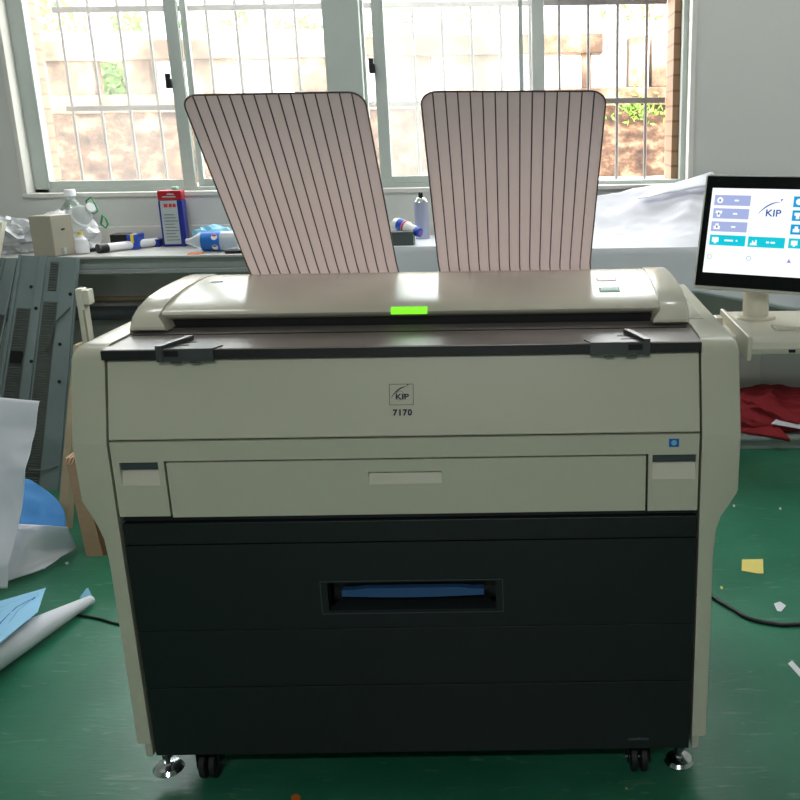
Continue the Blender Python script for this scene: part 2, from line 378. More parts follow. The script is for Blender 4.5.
def building(name, x0, x1, y, z1, label, win_rows):
    b = thing(name, ((x0+x1)/2, y, 1.6), label, 'building')
    B(x0, x1, y, y+1.6, 1.6, z1).build('wall', M['bld'], b, smooth=False)
    B(x0-.1, x1+.1, y-.12, y+.1, z1-.16, z1).build('cornice', M['bld'], b, smooth=False)
    for (wx, wz, w, h) in win_rows:
        f = B(wx, wx+w, y-.03, y+.02, wz, wz+h).build('window', M['bld_grey'], b, smooth=False)
        B(wx+.06, wx+w-.06, y-.04, y-.02, wz+.06, wz+h-.06).build('pane', M['bld_dark'], f, smooth=False)
    return b
building('annex_building', -7.2, -2.2, 12, 2.62, 'low white annex seen through the left panes', [(-6.2+i*1.25, 1.75, .5, .6) for i in range(4)])
building('white_house', -1.9, 4.6, 12.6, 2.72, 'low white house seen through the right panes', [(-1.6+i*1.2, 1.8, .42, .6) for i in range(5)])
building('apartment_block', -16, 14, 24, 9.5, 'tall pale apartment block far behind the trees', [(-12+i*2.1, 4.2+1.9*j, 1.1, 1.1) for i in range(11) for j in range(2)])
mb = MB()
for u in (100, 155, 262):
    a = AY(u, 30, 9.6).x; mbx = B(a-.07, a+.07, 9.5, 9.7, 1.6, 4.2).build('grey_column', M['bld_grey'], None, (a, 9.6, 1.6), bev=.01, smooth=False)
    tag(mbx, {100: 'grey column in the yard seen through the leftmost pane, left one', 155: 'grey column in the yard beside the first window stile', 262: 'grey column in the yard behind the left striped tray'}[u], 'column', 'grey columns in the yard')
random.seed(5)
def bush(x, y, z0, w, h, n, label):
    t = thing('leafy_tree', (x, y, z0), label, 'tree', 'trees and shrubs beyond the window')
    mb = MB()
    for i in range(n):
        th = random.uniform(0, 2*PI); ph = math.acos(random.uniform(-1, 1)); rr = random.uniform(.55, 1)**.5
        c = Vector((x+w*rr*math.sin(ph)*math.cos(th), y+w*.6*rr*math.sin(ph)*math.sin(th), z0+h*.5+h*.5*rr*math.cos(ph)))
        a = Vector((random.uniform(-1, 1), random.uniform(-1, 1), random.uniform(-1, 1))).normalized(); b = a.orthogonal().normalized(); s_ = random.uniform(.05, .09)
        vs = [mb.bm.verts.new(c+q) for q in (-a*s_, b*s_*.45, a*s_, -b*s_*.45)]; mb.bm.faces.new(vs)
    mb.build('foliage', M['leaf'], t, smooth=False)
    MB().tube([(x, y, z0), (x+.05, y, z0+h*.5), (x, y, z0+h*.8)], [.07, .05, .02]).build('trunk', M['trunk'], t)
bush(AY(68, 20, 16).x, 16.2, 1.6, 1.3, 2.0, 1500, 'green leafy tree beyond the low annex at the far left')
bush(AY(117, 75, 9.3).x, 9.3, 1.6, .16, .62, 500, 'small green shrub seen through the balustrade opening')
bush(AY(140, 20, 16).x, 16.4, 1.6, .8, 1.85, 900, 'green leafy tree beyond the annex beside the first window stile')
bush(AY(250, 12, 16).x, 16, 1.6, .9, 1.8, 900, 'green leafy tree beyond the annex behind the second pane')
bush(AY(300, 12, 16).x, 16.3, 1.6, .5, 1.7, 600, 'small green tree beyond the annex left of the centre post')
bush(AY(400, 8, 16).x, 16, 1.6, .6, 1.95, 700, 'green leafy tree beyond the house at the left of the third pane')
bush(AY(480, 8, 16).x, 16, 1.6, .8, 1.9, 800, 'green leafy tree beyond the house in the middle of the third pane')
bush(AY(648, 2, 16).x, 16, 1.6, .9, 2.15, 900, 'green leafy tree at the top of the open rightmost pane')
bush(AY(640, 101, 8.3).x, 8.30, 1.07, .10, .62, 0, 'x') if False else None
t = thing('leafy_weed', (AY(640, 101, 8.33).x, 8.36, 1.66), 'small green weed growing on the brown wall in the open pane', 'weed')
mb = MB()
for i in range(120):
    c = Vector((t.location.x+random.gauss(0, .12), 8.36-abs(random.gauss(0, .03)), 1.63+random.gauss(0, .055))); a = Vector((random.uniform(-1, 1), random.uniform(-1, 1), random.uniform(-1, 1))).normalized(); b = a.orthogonal().normalized()
    mb.bm.faces.new([mb.bm.verts.new(c+q) for q in (-a*.03, b*.014, a*.03, -b*.014)])
mb.build('foliage', M['leaf'], t, smooth=False)
MB().tube([(t.location.x, 8.40, 1.66), (t.location.x+.01, 8.34, 1.70), (t.location.x+.06, 8.33, 1.62)], .006, 6).build('stem', M['trunk'], t)
# ================================================================== THE BENCH UNDER THE WINDOW
YBF, ZB = 4.28, .965
bench = thing('work_bench', (-.6, 4.5, 0), 'long grey workbench under the window on square legs', 'workbench')
B(XL+.01, 2.4, YBF, YW-.024, ZB-.012, ZB).build('bench_top', M['bench_top'], bench, bev=.003, smooth=False)
mb = MB(); mb.box(XL+.01, 2.4, YBF+.012, YBF+.04, ZB-.06, ZB-.012); mb.box(XL+.01, 2.4, YBF+.004, YBF+.05, ZB-.082, ZB-.06)
mb.build('apron', M['bench'], bench, bev=.004, smooth=False)
mb = MB(); mb.box(XL+.01, 2.4, YBF+.012, YW-.024, 0, .045); mb.box(XL+.01, 2.4, YBF, YW-.024, .045, .062)
struct(mb.build('trim_7', M['bench'], smooth=False, bev=.004), 'low grey plinth step along the wall under the bench')
for x in (-3.2, -1.0, 1.75): B(x-.03, x+.03, YBF+.06, YBF+.12, .062, ZB-.012).build('leg', M['bench'], bench, bev=.004, smooth=False)
# pipes and dark clutter under the bench, left
z1 = AY(120, 313, 4.62).z
o = MB().tube([(-3.35, 4.62, z1), (-1.1, 4.62, z1)], .035, 16).build('pipe', M['pipe'], None, (-2.2, 4.62, z1)); tag(o, 'thick blue grey pipe running along the wall under the bench', 'pipe')
z2 = AY(120, 299, 4.68).z
o = MB().tube([(-3.35, 4.69, z2), (-1.1, 4.69, z2)], .014, 12).build('pipe', M['tanboard'], None, (-2.2, 4.69, z2)); tag(o, 'thin tan pipe under the bench above the thick pipe', 'pipe')
for x0, x1, z0, z1_, lb in ((-2.0, -1.45, .062, .58, 'dark grey carton under the bench behind the printer, nearer the post'), (-1.4, -.8, .062, .5, 'low dark grey carton under the bench, hidden mostly by the printer')):
    c = thing('storage_carton', ((x0+x1)/2, 4.45, .062), lb, 'carton')
    B(x0, x1, 4.36, 4.56, z0, z1_).build('body', M['dark_clutter'], c, bev=.006, smooth=False)
    B(x0-.004, x1+.004, 4.355, 4.565, z1_, z1_+.02).build('lid', M['dark_clutter'], c, bev=.004, smooth=False)
# ================================================================== THE PRINTER
D = 1.88
pr = thing('wide_format_printer', (-.285, 2.2, 0), 'large cream and black wide-format copier on castors in the middle', 'printer')
def side_panel(sgn, xo_top, xo_low, xi):
    # levels: z, outer x, front y
    lv = [(.15, xo_low, D), (.60, xo_low-sgn*-.0, D), (.66, xo_low+sgn*.004, D), (.69, xo_low+sgn*.013, D), (.742, xo_top-sgn*.004, D), (.75, xo_top-sgn*.001, D), (.872, xo_top, D), (.878, xo_top, D+.001), (1.030, xo_top-sgn*.002, D+.042)]
    r = .036
    for a in (15, 30, 45, 60, 75, 90):
        q = R(a); lv.append((1.036+r*math.sin(q), xo_top-sgn*(.002+.018*(1-math.cos(q))), D+.043+.05*(1-math.cos(q))))
    rings = []
    for z, xo, yf in lv:
        c = .007; yb = 2.62
        rings.append([(xi, yf, z), (xo-sgn*c, yf, z), (xo-sgn*c*.3, yf+c*.3, z), (xo, yf+c, z), (xo, yb, z), (xi, yb, z)])
    o = MB().loft(rings).build('side_panel', M['cream'], pr)
    mb = MB(); a, b = sorted((xi, xo_low-sgn*.018)); mb.box(a, b, D+.002, 2.6, .115, .152)
    mb.build('skirt', M['cream_dark'], o, bev=.002, smooth=False)
    return o
side_panel(-1, -.983, -.943, -.909)
side_panel(1, .415, .367, .333)
# inner chassis
B(-.905, .329, D+.085, 2.6, .125, 1.045).build('chassis', M['deep'], pr, smooth=False)
B(-.905, .329, D+.012, 2.58, .112, .125).build('base_pan', M['black'], pr, bev=.002, smooth=False)
# rear top deck: cream with a seam
mb = MB(); mb.box(-.905, .37, 2.50, 2.62, 1.045, 1.074); mb.box(.3335, .372, 2.13, 2.33, 1.06, 1.0745); mb.box(.3335, .372, 2.335, 2.49, 1.06, 1.0745)
mb.build('rear_deck', M['cream_gloss'], pr, bev=.003, smooth=False)
# leaning upper cover
x0, x1 = -.9045, .3285
yt = D+.046
fc = MB().hexa([(x0, D+.001, .8825), (x1, D+.001, .8825), (x1, D+.04, .8825), (x0, D+.04, .8825), (x0, yt, 1.043), (x1, yt, 1.043), (x1, yt+.03, 1.043), (x0, yt+.03, 1.043)]).build('front_cover', M['cream'], pr, bev=.003, smooth=False)
tilt = math.atan2(yt-D-.001, 1.043-.8825)
def on_cover(u, v, off=.0006):
    # point on the leaning cover plane
    n = Vector((0, -math.cos(tilt), math.sin(tilt))); p0 = Vector((0, D+.001, .8825)); d = ray(u, v)
    return CAM + d*((p0-CAM).dot(n)/d.dot(n)) + n*off
Mc = lambda p: Matrix.Translation(p) @ Matrix.Rotation(R(90)-tilt, 4, 'X')
c = on_cover(401.5, 394.5)
# emblem: thin square outline, swoosh and letters
em = MB()
def frame_mb(mb, Mx, w, h, t, d=.0006):
    for a in ((-w/2, w/2, -h/2, -h/2+t), (-w/2, w/2, h/2-t, h/2), (-w/2, -w/2+t, -h/2+t, h/2-t), (w/2-t, w/2, -h/2+t, h/2-t)):
        mb.hexa([Mx @ Vector(p) for p in ((a[0], a[2], 0), (a[1], a[2], 0), (a[1], a[3], 0), (a[0], a[3], 0), (a[0], a[2], d), (a[1], a[2], d), (a[1], a[3], d), (a[0], a[3], d))])
def swoosh(mb, Mx, w, h, t, d=.0006, dart=True):
    # an arc rising to the right that ends in a small dart
    P = []
    for i in range(17):
        q = i/16; x = -w/2+w*.88*q; y = -h*.45+h*.85*math.sin(q*PI/2)**.8
        th = t*(.35+.65*math.sin(PI*min(1, q*1.05)))
        P.append((x, y, th))
    va = []
    for i, (x, y, th) in enumerate(P):
        a = P[min(i+1, 16)]; b = P[max(i-1, 0)]; dd = Vector((a[0]-b[0], a[1]-b[1])).normalized(); n = Vector((-dd.y, dd.x))
        va.append((mb.bm.verts.new(Mx @ Vector((x+n.x*th/2, y+n.y*th/2, d))), mb.bm.verts.new(Mx @ Vector((x-n.x*th/2, y-n.y*th/2, d)))))
    for a, b in zip(va, va[1:]): mb.bm.faces.new((a[0], a[1], b[1], b[0]))
    if dart:
        x, y = w*.36, h*.42; s_ = w*.13
        mb.bm.faces.new([mb.bm.verts.new(Mx @ Vector(p)) for p in ((x, y-s_*.25, d), (x+s_*1.3, y+s_*.9, d), (x+s_*.3, y+s_*.9, d), (x+s_*.55, y+s_*.4, d))])
Mx = Mc(c)
frame_mb(em, Mx, .0505, .0440, .0011)
e = em.build('emblem', M['print_grey'], fc, smooth=False)
for w in [1]:
    mb = MB(); swoosh(mb, Mx @ Matrix.Translation((-.003, .0055, 0)), .036, .027, .0026); mb.build('swoosh', M['print_dark'], fc, smooth=False)
mb = MB(); mb.tube([Mx @ Vector((-.003+.0085*math.cos(a*PI/12), -.002+.0095*math.sin(a*PI/12), .0003)) for a in range(25)], .0004, 4); mb.build('emblem_ring', M['print_grey'], fc)
text_mesh('KIP', .016, 'lettering', M['print_dark'], fc, Mx @ Matrix.Translation((.001, -.005, 0)), offset=.0004, xs=1.25)
text_mesh('7170', .0172, 'model_number', M['print_dark'], fc, Mc(on_cover(402.5, 412.8)), offset=.0007, spacing=1.2)
# middle panel (strip + two end blocks with finger recesses)
def recess_block(mb, x0, x1, z0, z1, hx0, hx1, hz0, hz1, y, d=.03):
    mb.box(x0, hx0, y, y+d, z0, z1); mb.box(hx1, x1, y, y+d, z0, z1); mb.box(hx0, hx1, y, y+d, hz1, z1); mb.box(hx0, hx1, y, y+d, z0, hz0)
def ramp(x0, x1, z0, z1, zm, y, d, m, parent, name='recess'):
    mb = MB(); mb.hexa([(x0, y+.001, z0), (x1, y+.001, z0), (x1, y+d+.01, z0), (x0, y+d+.01, z0), (x0, y+d, z1), (x1, y+d, z1), (x1, y+d+.01, z1), (x0, y+d+.01, z1)])
    return mb.build(name, m, parent, smooth=False)
ym = D+.001
mb = MB(); mb.box(-.9035, .3275, ym, ym+.03, .8355, .8785)
recess_block(mb, -.9035, -.7955, .7115, .8355, -.889, -.808, .782, .8335, ym)
recess_block(mb, .2215, .3275, .7075, .8355, .230, .3215, .779, .8335, ym)
mp_ = mb.build('middle_panel', M['cream'], pr, smooth=False)
for a, b, z0, z1_ in ((-.889, -.808, .782, .8335), (.230, .3215, .779, .8335)):
    ramp(a, b, z0, z1_-.0175, 0, ym, .014, M['cream_light'], mp_, 'finger_recess')
    B(a, b, ym+.006, ym+.02, z1_-.0175, z1_).build('release_latch', M['slate'], mp_, smooth=False)
p = AY(674, 443, ym)
s = B(p.x-.0105, p.x+.0105, ym-.0008, ym, p.z-.0085, p.z+.0095).build('sticker', M['label_blue'], mp_, smooth=False); s['label'] = 'small blue square sticker'
mb = MB(); mb.lathe([(.006, 0), (.006, .0004)], (p.x, ym-.0012, p.z+.001), 16, Matrix.Rotation(R(90), 4, 'X')); mb.build('sticker_mark', M['sky_pl'], s, smooth=False)
# centre drawer
mb = MB(); recess_block(mb, -.7905, .2165, .7085, .8315, -.368, -.214, .777, .805, ym)
dr = mb.build('access_drawer', M['cream'], pr, smooth=False); ramp(-.368, -.214, .777, .805, 0, ym, .012, M['cream'], dr, 'grip_recess')
# black roll drawers
yb = D+.002
mb = MB(); mb.box(-.902, .327, yb, yb+.03, .645, .694); mb.build('trim_panel', M['black'], pr, bev=.0015, smooth=False)
B(-.902, .327, yb+.012, yb+.03, .696, .708).build('trim_groove', M['black'], pr, smooth=False)
hx0, hx1, hz0, hz1 = -.475, -.107, .480, .548
mb = MB(); recess_block(mb, -.902, .327, .4385, .643, hx0, hx1, hz0, hz1, yb)
rd = mb.build('roll_drawer', M['black'], pr, smooth=False)
mb = MB(); mb.box(hx0, hx1, yb+.055, yb+.06, hz0, hz1)
mb.hexa([(hx0, yb+.001, hz0-.001), (hx1, yb+.001, hz0-.001), (hx1-.03, yb+.055, hz0+.018), (hx0+.03, yb+.055, hz0+.018), (hx0, yb+.001, hz0+.001), (hx1, yb+.001, hz0+.001), (hx1-.03, yb+.055, hz0+.020), (hx0+.03, yb+.055, hz0+.020)])
mb.build('pull_recess', M['black'], rd, smooth=False)
mb = MB(); xa, xb = -.447, -.134
rings = []
for i in range(13):
    q = i/12; x = xa+(xb-xa)*q; dz = .004*math.sin(PI*q); st = .004 if .14 < q < .86 else 0
    rings.append([(x, yb+.012, .509-dz), (x, yb+.03, .509-dz), (x, yb+.03, .524+st), (x, yb+.012, .524+st)])
mb.loft(rings).build('pull_handle', M['handle_blue'], rd, smooth=False)
mb = MB(); frame_mb(mb, Matrix.Translation((-.291, yb-.0004, .513)) @ Matrix.Rotation(R(90), 4, 'X'), .40, .080, .0018); mb.build('pull_rim', M['slate'], rd, smooth=False)
for a, b in ((.2945, .4365), (.1165, .2925)): B(-.902, .327, yb, yb+.03, a, b).build('roll_drawer', M['black'], pr, bev=.0012, smooth=False)
p = AY(640, 739, yb); B(p.x-.028, p.x+.02, yb-.0006, yb, p.z-.003, p.z+.003).build('rating_mark', M['slate'], pr, smooth=False)
# lid slab
lid = B(-.911, .3325, D+.036, 2.50, 1.046, 1.068).build('top_lid', M['lid'], pr, bev=.003, smooth=False)
B(-.910, .3315, D+.0345, D+.037, 1.0465, 1.0655).build('lid_edge', M['lid_edge'], lid, smooth=False)
B(-.90, .32, 2.055, 2.06, 1.068, 1.0695).build('lid_groove', M['lid_edge'], lid, smooth=False)
# document guides clipped on the lid's front edge
def guide(sgn, xc_end, x_other):
    # xc_end = end carrying the upright fin, x_other = tapered end
    yF = D+.030; zt = 1.0685
    g = MB()
    P = [(xc_end, yF), (x_other, yF), (x_other-sgn*-.012, yF+.030), (x_other+sgn*-.03*-1*-1, yF+.085), (xc_end+sgn*.028, yF+.085), (xc_end, yF+.02)]
    P = [(xc_end, yF), (x_other, yF), (x_other+sgn*.012, yF+.03), (x_other-sgn*.045, yF+.088), (xc_end+sgn*.03, yF+.088), (xc_end, yF+.02)]
    g.prism(P if sgn > 0 else P[::-1], 'z', zt-.0005, zt+.002)
    a, b = sorted((xc_end, x_other)); g.box(a, b, yF-.003, yF+.004, 1.043, zt+.002)
    g.box(a+.028, a+.05, yF-.005, yF, 1.040, 1.046); g.box(b-.05, b-.028, yF-.005, yF, 1.040, 1.046)
    o = g.build('document_guide', M['guide'], pr, bev=.001, smooth=False)
    f = MB(); x = xc_end; t = sgn*.014
    f.hexa([(x, yF-.006, 1.043), (x+t, yF-.006, 1.043), (x+t, yF+.004, 1.043), (x, yF+.004, 1.043), (x, yF-.006, zt+.009), (x+t, yF-.006, zt+.009), (x+t, yF+.004, zt+.009), (x, yF+.004, zt+.009)])
    f.hexa([(x, yF-.004, zt+.002), (x+t, yF-.004, zt+.002), (x+t+sgn*.034, yF+.09, zt+.002), (x+sgn*.034, yF+.09, zt+.002), (x, yF-.004, zt+.009), (x+t, yF-.004, zt+.009), (x+t+sgn*.034, yF+.09, zt+.011), (x+sgn*.034, yF+.09, zt+.011)])
    f.build('guide_fin', M['guide'], o, bev=.001, smooth=False)
    for k, yy in enumerate((.025, .055)):
        a, b = sorted((x+sgn*(.022+.012*k), x+sgn*(.058+.006*k))); B(a, b, yF+yy, yF+yy+.006, zt+.002, zt+.0025).build('guide_slot', M['deep'], o, smooth=False)
    a, b = sorted((x+sgn*.016, x+sgn*.045)); B(a, b, yF-.0045, yF-.003, 1.054, 1.066).build('guide_slot', M['deep'], o, smooth=False)
gy = D+.03
guide(1, AY(156, 350, gy).x, AY(213, 350, gy).x)
guide(-1, AY(650, 350, gy).x, AY(590, 350, gy).x)
# ---- scanner unit
sc0, sc1 = -.856, .272
fl = lambda z: z if z < 1.108 else 1.108+(z-1.108)*.64
prof = [(2.128, 1.089), (2.106, 1.100), (2.103, 1.1045)]+[(y, fl(z)) for y, z in ((2.106, 1.1085), (2.125, 1.117), (2.16, 1.128), (2.21, 1.139), (2.28, 1.1495), (2.36, 1.156), (2.43, 1.157), (2.49, 1.152), (2.515, 1.140))]+[(2.52, 1.075), (2.20, 1.075), (2.19, 1.089)]
sc = MB().prism(prof, 'x', sc0, sc1).build('scanner_hood', M['cream_gloss'], pr)
B(sc0, sc1, 2.135, 2.2, 1.068, 1.092).build('scanner_throat', M['deep'], pr, smooth=False)
def endcap(sgn, xin, xout):
    top = [(2.082, 1.072), (2.074, 1.077), (2.074, 1.083), (2.092, 1.1035), (2.13, 1.1195), (2.19, 1.1325), (2.27, 1.1395), (2.36, 1.1425), (2.43, 1.1425), (2.49, 1.139), (2.52, 1.13), (2.525, 1.071)]
    rings = []
    for t, dz, dy in ((0, 0, 0), (.86, 0, 0), (.95, -.002, .002), (1, -.006, .006)):
        x = xin+(xout-xin)*t
        rings.append([(x+(-sgn*.018*(1-t) if i in (0, 1, 2, 11) and t == 0 else 0), y+(dy if y < 2.3 else -dy), z+(dz if z > 1.075 else 0)) for i, (y, z) in enumerate(top)])
    MB().loft(rings).build('end_cap', M['cream_gloss'], sc)
    MB().tube([(xin-sgn*.0, 2.13, 1.0745), (xout-sgn*.02, 2.13, 1.0745)], .0065).build('hinge', M['deep'], sc)
endcap(-1, -.853, -.916); endcap(1, .268, .331)
# status light on the lip, two buttons, faint emblem
xg0, xg1 = AY(391, 310, 2.104).x, AY(427, 310, 2.104).x
MB().hexa([(xg0, 2.1005, 1.0985), (xg1, 2.1005, 1.0985), (xg1, 2.11, 1.0985), (xg0, 2.11, 1.0985), (xg0, 2.1010, 1.1090), (xg1, 2.1010, 1.1090), (xg1, 2.114, 1.1130), (xg0, 2.114, 1.1130)]).build('status_light', M['green_led'], sc, smooth=False)
def zhood(y):
    for (a, b), (c_, d_) in zip(prof[3:], prof[4:]):
        if a <= y <= c_: return b+(d_-b)*(y-a)/(c_-a)
def on_hood(u, v):
    d = ray(u, v); best = None
    for i in range(400):
        y = 2.106+i*.0009; p = CAM+d*(y/d.y)
        if p.z <= zhood(y): return p
    return p
for (cx_, cy_, m, nm) in ((606.5, 280, 'btn_red', 'stop_button'), (609.5, 290, 'btn_green', 'start_button')):
    p = on_hood(cx_, cy_); sl = .12 if cy_ < 285 else .16
    Mx = Matrix.Translation(p+Vector((0, 0, .0004))) @ Matrix.Rotation(math.atan(sl), 4, 'X')
    def bx(mb, w, h, z0, z1_): mb.hexa([Mx @ Vector(q) for q in ((-w, -h, z0), (w, -h, z0), (w, h, z0), (-w, h, z0), (-w, -h, z1_), (w, -h, z1_), (w, h, z1_), (-w, h, z1_))])
    mb = MB(); bx(mb, .0245, .017, -.003, .0015); o = mb.build(nm, M[m], sc, bev=.001, smooth=False)
    mb = MB(); bx(mb, .020, .0105, .0015, .0022); mb.build('button_face', M['btn_face' if 'red' in m else 'mint'], o, smooth=False)
p = on_hood(219, 282); Mx = Matrix.Translation(p+Vector((0, 0, .0006))) @ Matrix.Rotation(.12, 4, 'X')
mb = MB(); swoosh(mb, Mx @ Matrix.Translation((.004, 0, 0)), .034, .02, .004)
mb.build('hood_emblem', M['print_grey'], sc, smooth=False)
text_mesh('KIP', .018, 'hood_lettering', M['print_grey'], sc, Mx @ Matrix.Translation((-.004, -.003, 0)), offset=.0004, xs=1.2, depth=.0004)
# ---- two striped document trays standing up behind the scanner and leaning forward
dn = Vector((-.030, .664, -.747)).normalized()
def tray(xl, xr, yb_, zb_, L, dx=0):
    dn = Vector((-.030+dx, .664, -.747)).normalized(); ex = Vector((1, 0, .030)); ex = (ex-dn*ex.dot(dn)).normalized(); nrm = ex.cross(dn).normalized()   # nrm points to the viewer/down side
    if nrm.y > 0: nrm = -nrm
    base = Vector((xl, yb_, zb_)); W = xr-xl
    def P(s_, t, off=0):   # s across 0..W, t up from the scanner; bends back under the hood near the bottom
        if t < .07:
            k = (.07-t)/.07; p = base+ex*s_-dn*t; p += Vector((.01*k*k, -.018*k*k, 0)); return p+nrm*off
        return base+ex*s_-dn*t+nrm*off
    rc = .035; mb = MB()
    def tmax(s_):
        e = min(s_, W-s_)
        return L-(rc-math.sqrt(max(0, rc*rc-(rc-e)**2)) if e < rc else 0)
    ss = sorted(set([0, .002, .006, .012, .02, .028, .035]+[W*i/10 for i in range(1, 10)]+[W-v for v in (0, .002, .006, .012, .02, .028, .035)]))
    ts = [-.06, -.03, 0, .015, .03, .05, .07, .2, .4]
    for off in (0,):
        g = []
        for s_ in ss:
            colv = [mb.bm.verts.new(P(s_, t)) for t in ts]+[mb.bm.verts.new(P(s_, tmax(s_)))]; g.append(colv)
        for a, b in zip(g, g[1:]):
            for i in range(len(ts)): mb.bm.faces.new((a[i], b[i], b[i+1], a[i+1]))
    t_ = mb.build('document_tray', M['tray'], pr, solid=.003)
    n = 15
    for i in range(1, n):
        s_ = W*i/n
        MB().tube([P(s_, t, .0028) for t in (-.05, 0, .015, .03, .05, .07, .3)]+[P(s_, tmax(s_)-.002, .0028)], .0016, 6).build('rod', M['rod'], t_)
    MB().tube([P(0, t, .0012) for t in (-.05, 0, .03, .07, .3)]+[P(s_, tmax(s_), .0012) for s_ in [v for v in ss if v <= rc]]+[P(s_, tmax(s_), .0012) for s_ in [v for v in ss if v > rc]]+[P(W, t, .0012) for t in (.3, .07, .03, 0, -.05)], .0019, 6).build('edge_wire', M['rod'], t_)
tray(-.766, -.378, 2.535, 1.107, .625, .017); tray(-.268, .130, 2.535, 1.107, .625)
mb = MB(); mb.box(-.80, .16, 2.53, 2.56, 1.05, 1.10); mb.build('tray_bracket', M['slate'], pr, bev=.002, smooth=False)
# ---- castors and levelling feet
def caster(x, y):
    c = MB().box(x-.035, x+.035, y-.035, y+.035, .1, .112).build('caster', M['steel'], pr, bev=.002, smooth=False)
    f = MB(); f.box(x-.028, x-.024, y-.02, y+.02, .03, .1); f.box(x+.024, x+.028, y-.02, y+.02, .03, .1); f.box(x-.028, x+.028, y-.02, y+.02, .096, .1); f.build('fork', M['black'], c, bev=.002, smooth=False)
    for dx in (-.012, .012):
        MB().lathe([(.012, -.009), (.030, -.009), (.036, -.006), (.036, .006), (.030, .009), (.012, .009)], (x+dx, y, .036), 24, Matrix.Rotation(R(90), 4, 'Y')).build('wheel', M['rubber'], c)
    MB().tube([(x-.031, y, .036), (x+.031, y, .036)], .006).build('axle', M['chrome'], c)
def foot(x, y):
    o = MB().lathe([(0, .040), (.034, .040), (.036, .044), (.030, .052), (.010, .055), (.008, .060), (0, .060)], (x, y, 0), 28).build('leveling_foot', M['chrome'], pr)
    mb = MB(); mb.tube([(x, y, .06), (x, y, .115)], .006, 10); mb.lathe([(.013, .075), (.013, .085)], (x, y, 0), 6); mb.build('foot_bolt', M['steel'], o)
xc = AZ(207, 782, .04)
for yy in (1.965, 2.5):
    caster(-.812, yy); caster(.22, yy)
    foot(AZ(169, 767, .045).x, yy-.03); foot(AZ(680, 764, .045).x, yy-.03)
# ---- bracket shelf for the touchscreen (right side)
zs = 1.055
br = MB(); pb = [AZ(722, 309, zs), AZ(768, 309, zs), AZ(812, 342, zs), AZ(757, 338, zs)]
xbl, xbr = .452, .72
yF, yBk = 1.995, 2.30
prf = [(yF+.004, 1.018), (yF-.002, 1.032), (yF+.006, 1.044), (yF+.03, 1.053), (yF+.06, zs), (yBk, zs), (yBk, 1.018)]
bs = MB().prism(prf, 'x', .45, .70).build('side_shelf', M['cream_light'], pr, bev=.002)
MB().hexa([(.442, yF-.012, 1.008), (.452, yF-.012, 1.008), (.452, yBk+.01, 1.02), (.442, yBk+.01, 1.02), (.442, yF-.012, zs+.006), (.452, yF-.012, zs+.006), (.452, yBk+.01, zs+.006), (.442, yBk+.01, zs+.006)]).build('shelf_fin', M['cream_light'], bs, bev=.003, smooth=False)
mb = MB(); mb.box(.412, .445, 2.10, 2.28, 1.02, 1.038); mb.box(.412, .43, 2.20, 2.24, 1.03, 1.06); mb.build('mounting_arm', M['cream_light'], bs, bev=.004, smooth=False)
mb = MB(); mb.box(.52, .60, 2.07, 2.11, zs-.001, zs+.008); mb.build('cable_cover', M['cream_light'], bs, bev=.003, smooth=False)
p = AY(792, 351, yF-.003); B(p.x-.007, p.x+.007, yF-.0055, yF-.002, p.z-.003, p.z+.003).build('usb_port', M['deep'], bs, smooth=False)
# ================================================================== TOUCHSCREEN
yaw = R(29.5); lean = R(15)
E1 = Vector((math.cos(yaw), -math.sin(yaw), 0)); NB = Vector((math.sin(yaw), math.cos(yaw), 0))
UP = Vector((0, 0, math.cos(lean)))+NB*math.sin(lean); NF = E1.cross(UP).normalized()   # NF faces away or toward
if NF.y > 0: NF = -NF
TL = AY(713, 188, 2.25)
def on_scr(u, v):
    d = ray(u, v); p = CAM+d*((TL-CAM).dot(NF)/d.dot(NF)); q = p-TL
    return q.dot(E1), q.dot(UP)
def SP(s_, t, off=0): return TL+E1*s_+UP*t+NF*off
sw, sh = .350, -on_scr(702.5, 272)[1]
bl, bt = -on_scr(706.5, 187)[0]+.0, on_scr(714, 176)[1]
bb = -on_scr(695, 285)[1]-sh
mon = thing('touchscreen_monitor', (.53, 2.23, zs), 'tilted touchscreen monitor with a lit menu on the printer side shelf', 'monitor')
def sbox(s0, s1, t0, t1, o0, o1, mb=None):
    mb = mb or MB()
    return mb.hexa([SP(s0, t0, o0), SP(s1, t0, o0), SP(s1, t0, o1), SP(s0, t0, o1), SP(s0, t1, o0), SP(s1, t1, o0), SP(s1, t1, o1), SP(s0, t1, o1)])
sbox(-bl-.006, sw+bl+.006, -sh-bb-.006, bt+.005, -.034, -.001).build('housing', M['monitor'], mon, bev=.006, seg=3, smooth=False)
sbox(-bl, sw+bl, -sh-bb, bt, -.004, .001).build('bezel', M['bezel'], mon, bev=.002, smooth=False)
scn = sbox(0, sw, -sh, 0, .0006, .0014).build('screen', M['scr'], mon, smooth=False)
def quadmat(o):
    Mx = Matrix.Identity(4)
    Mx.col[0][:3] = E1; Mx.col[1][:3] = UP; Mx.col[2][:3] = NF; Mx.col[3][:3] = o
    return Mx
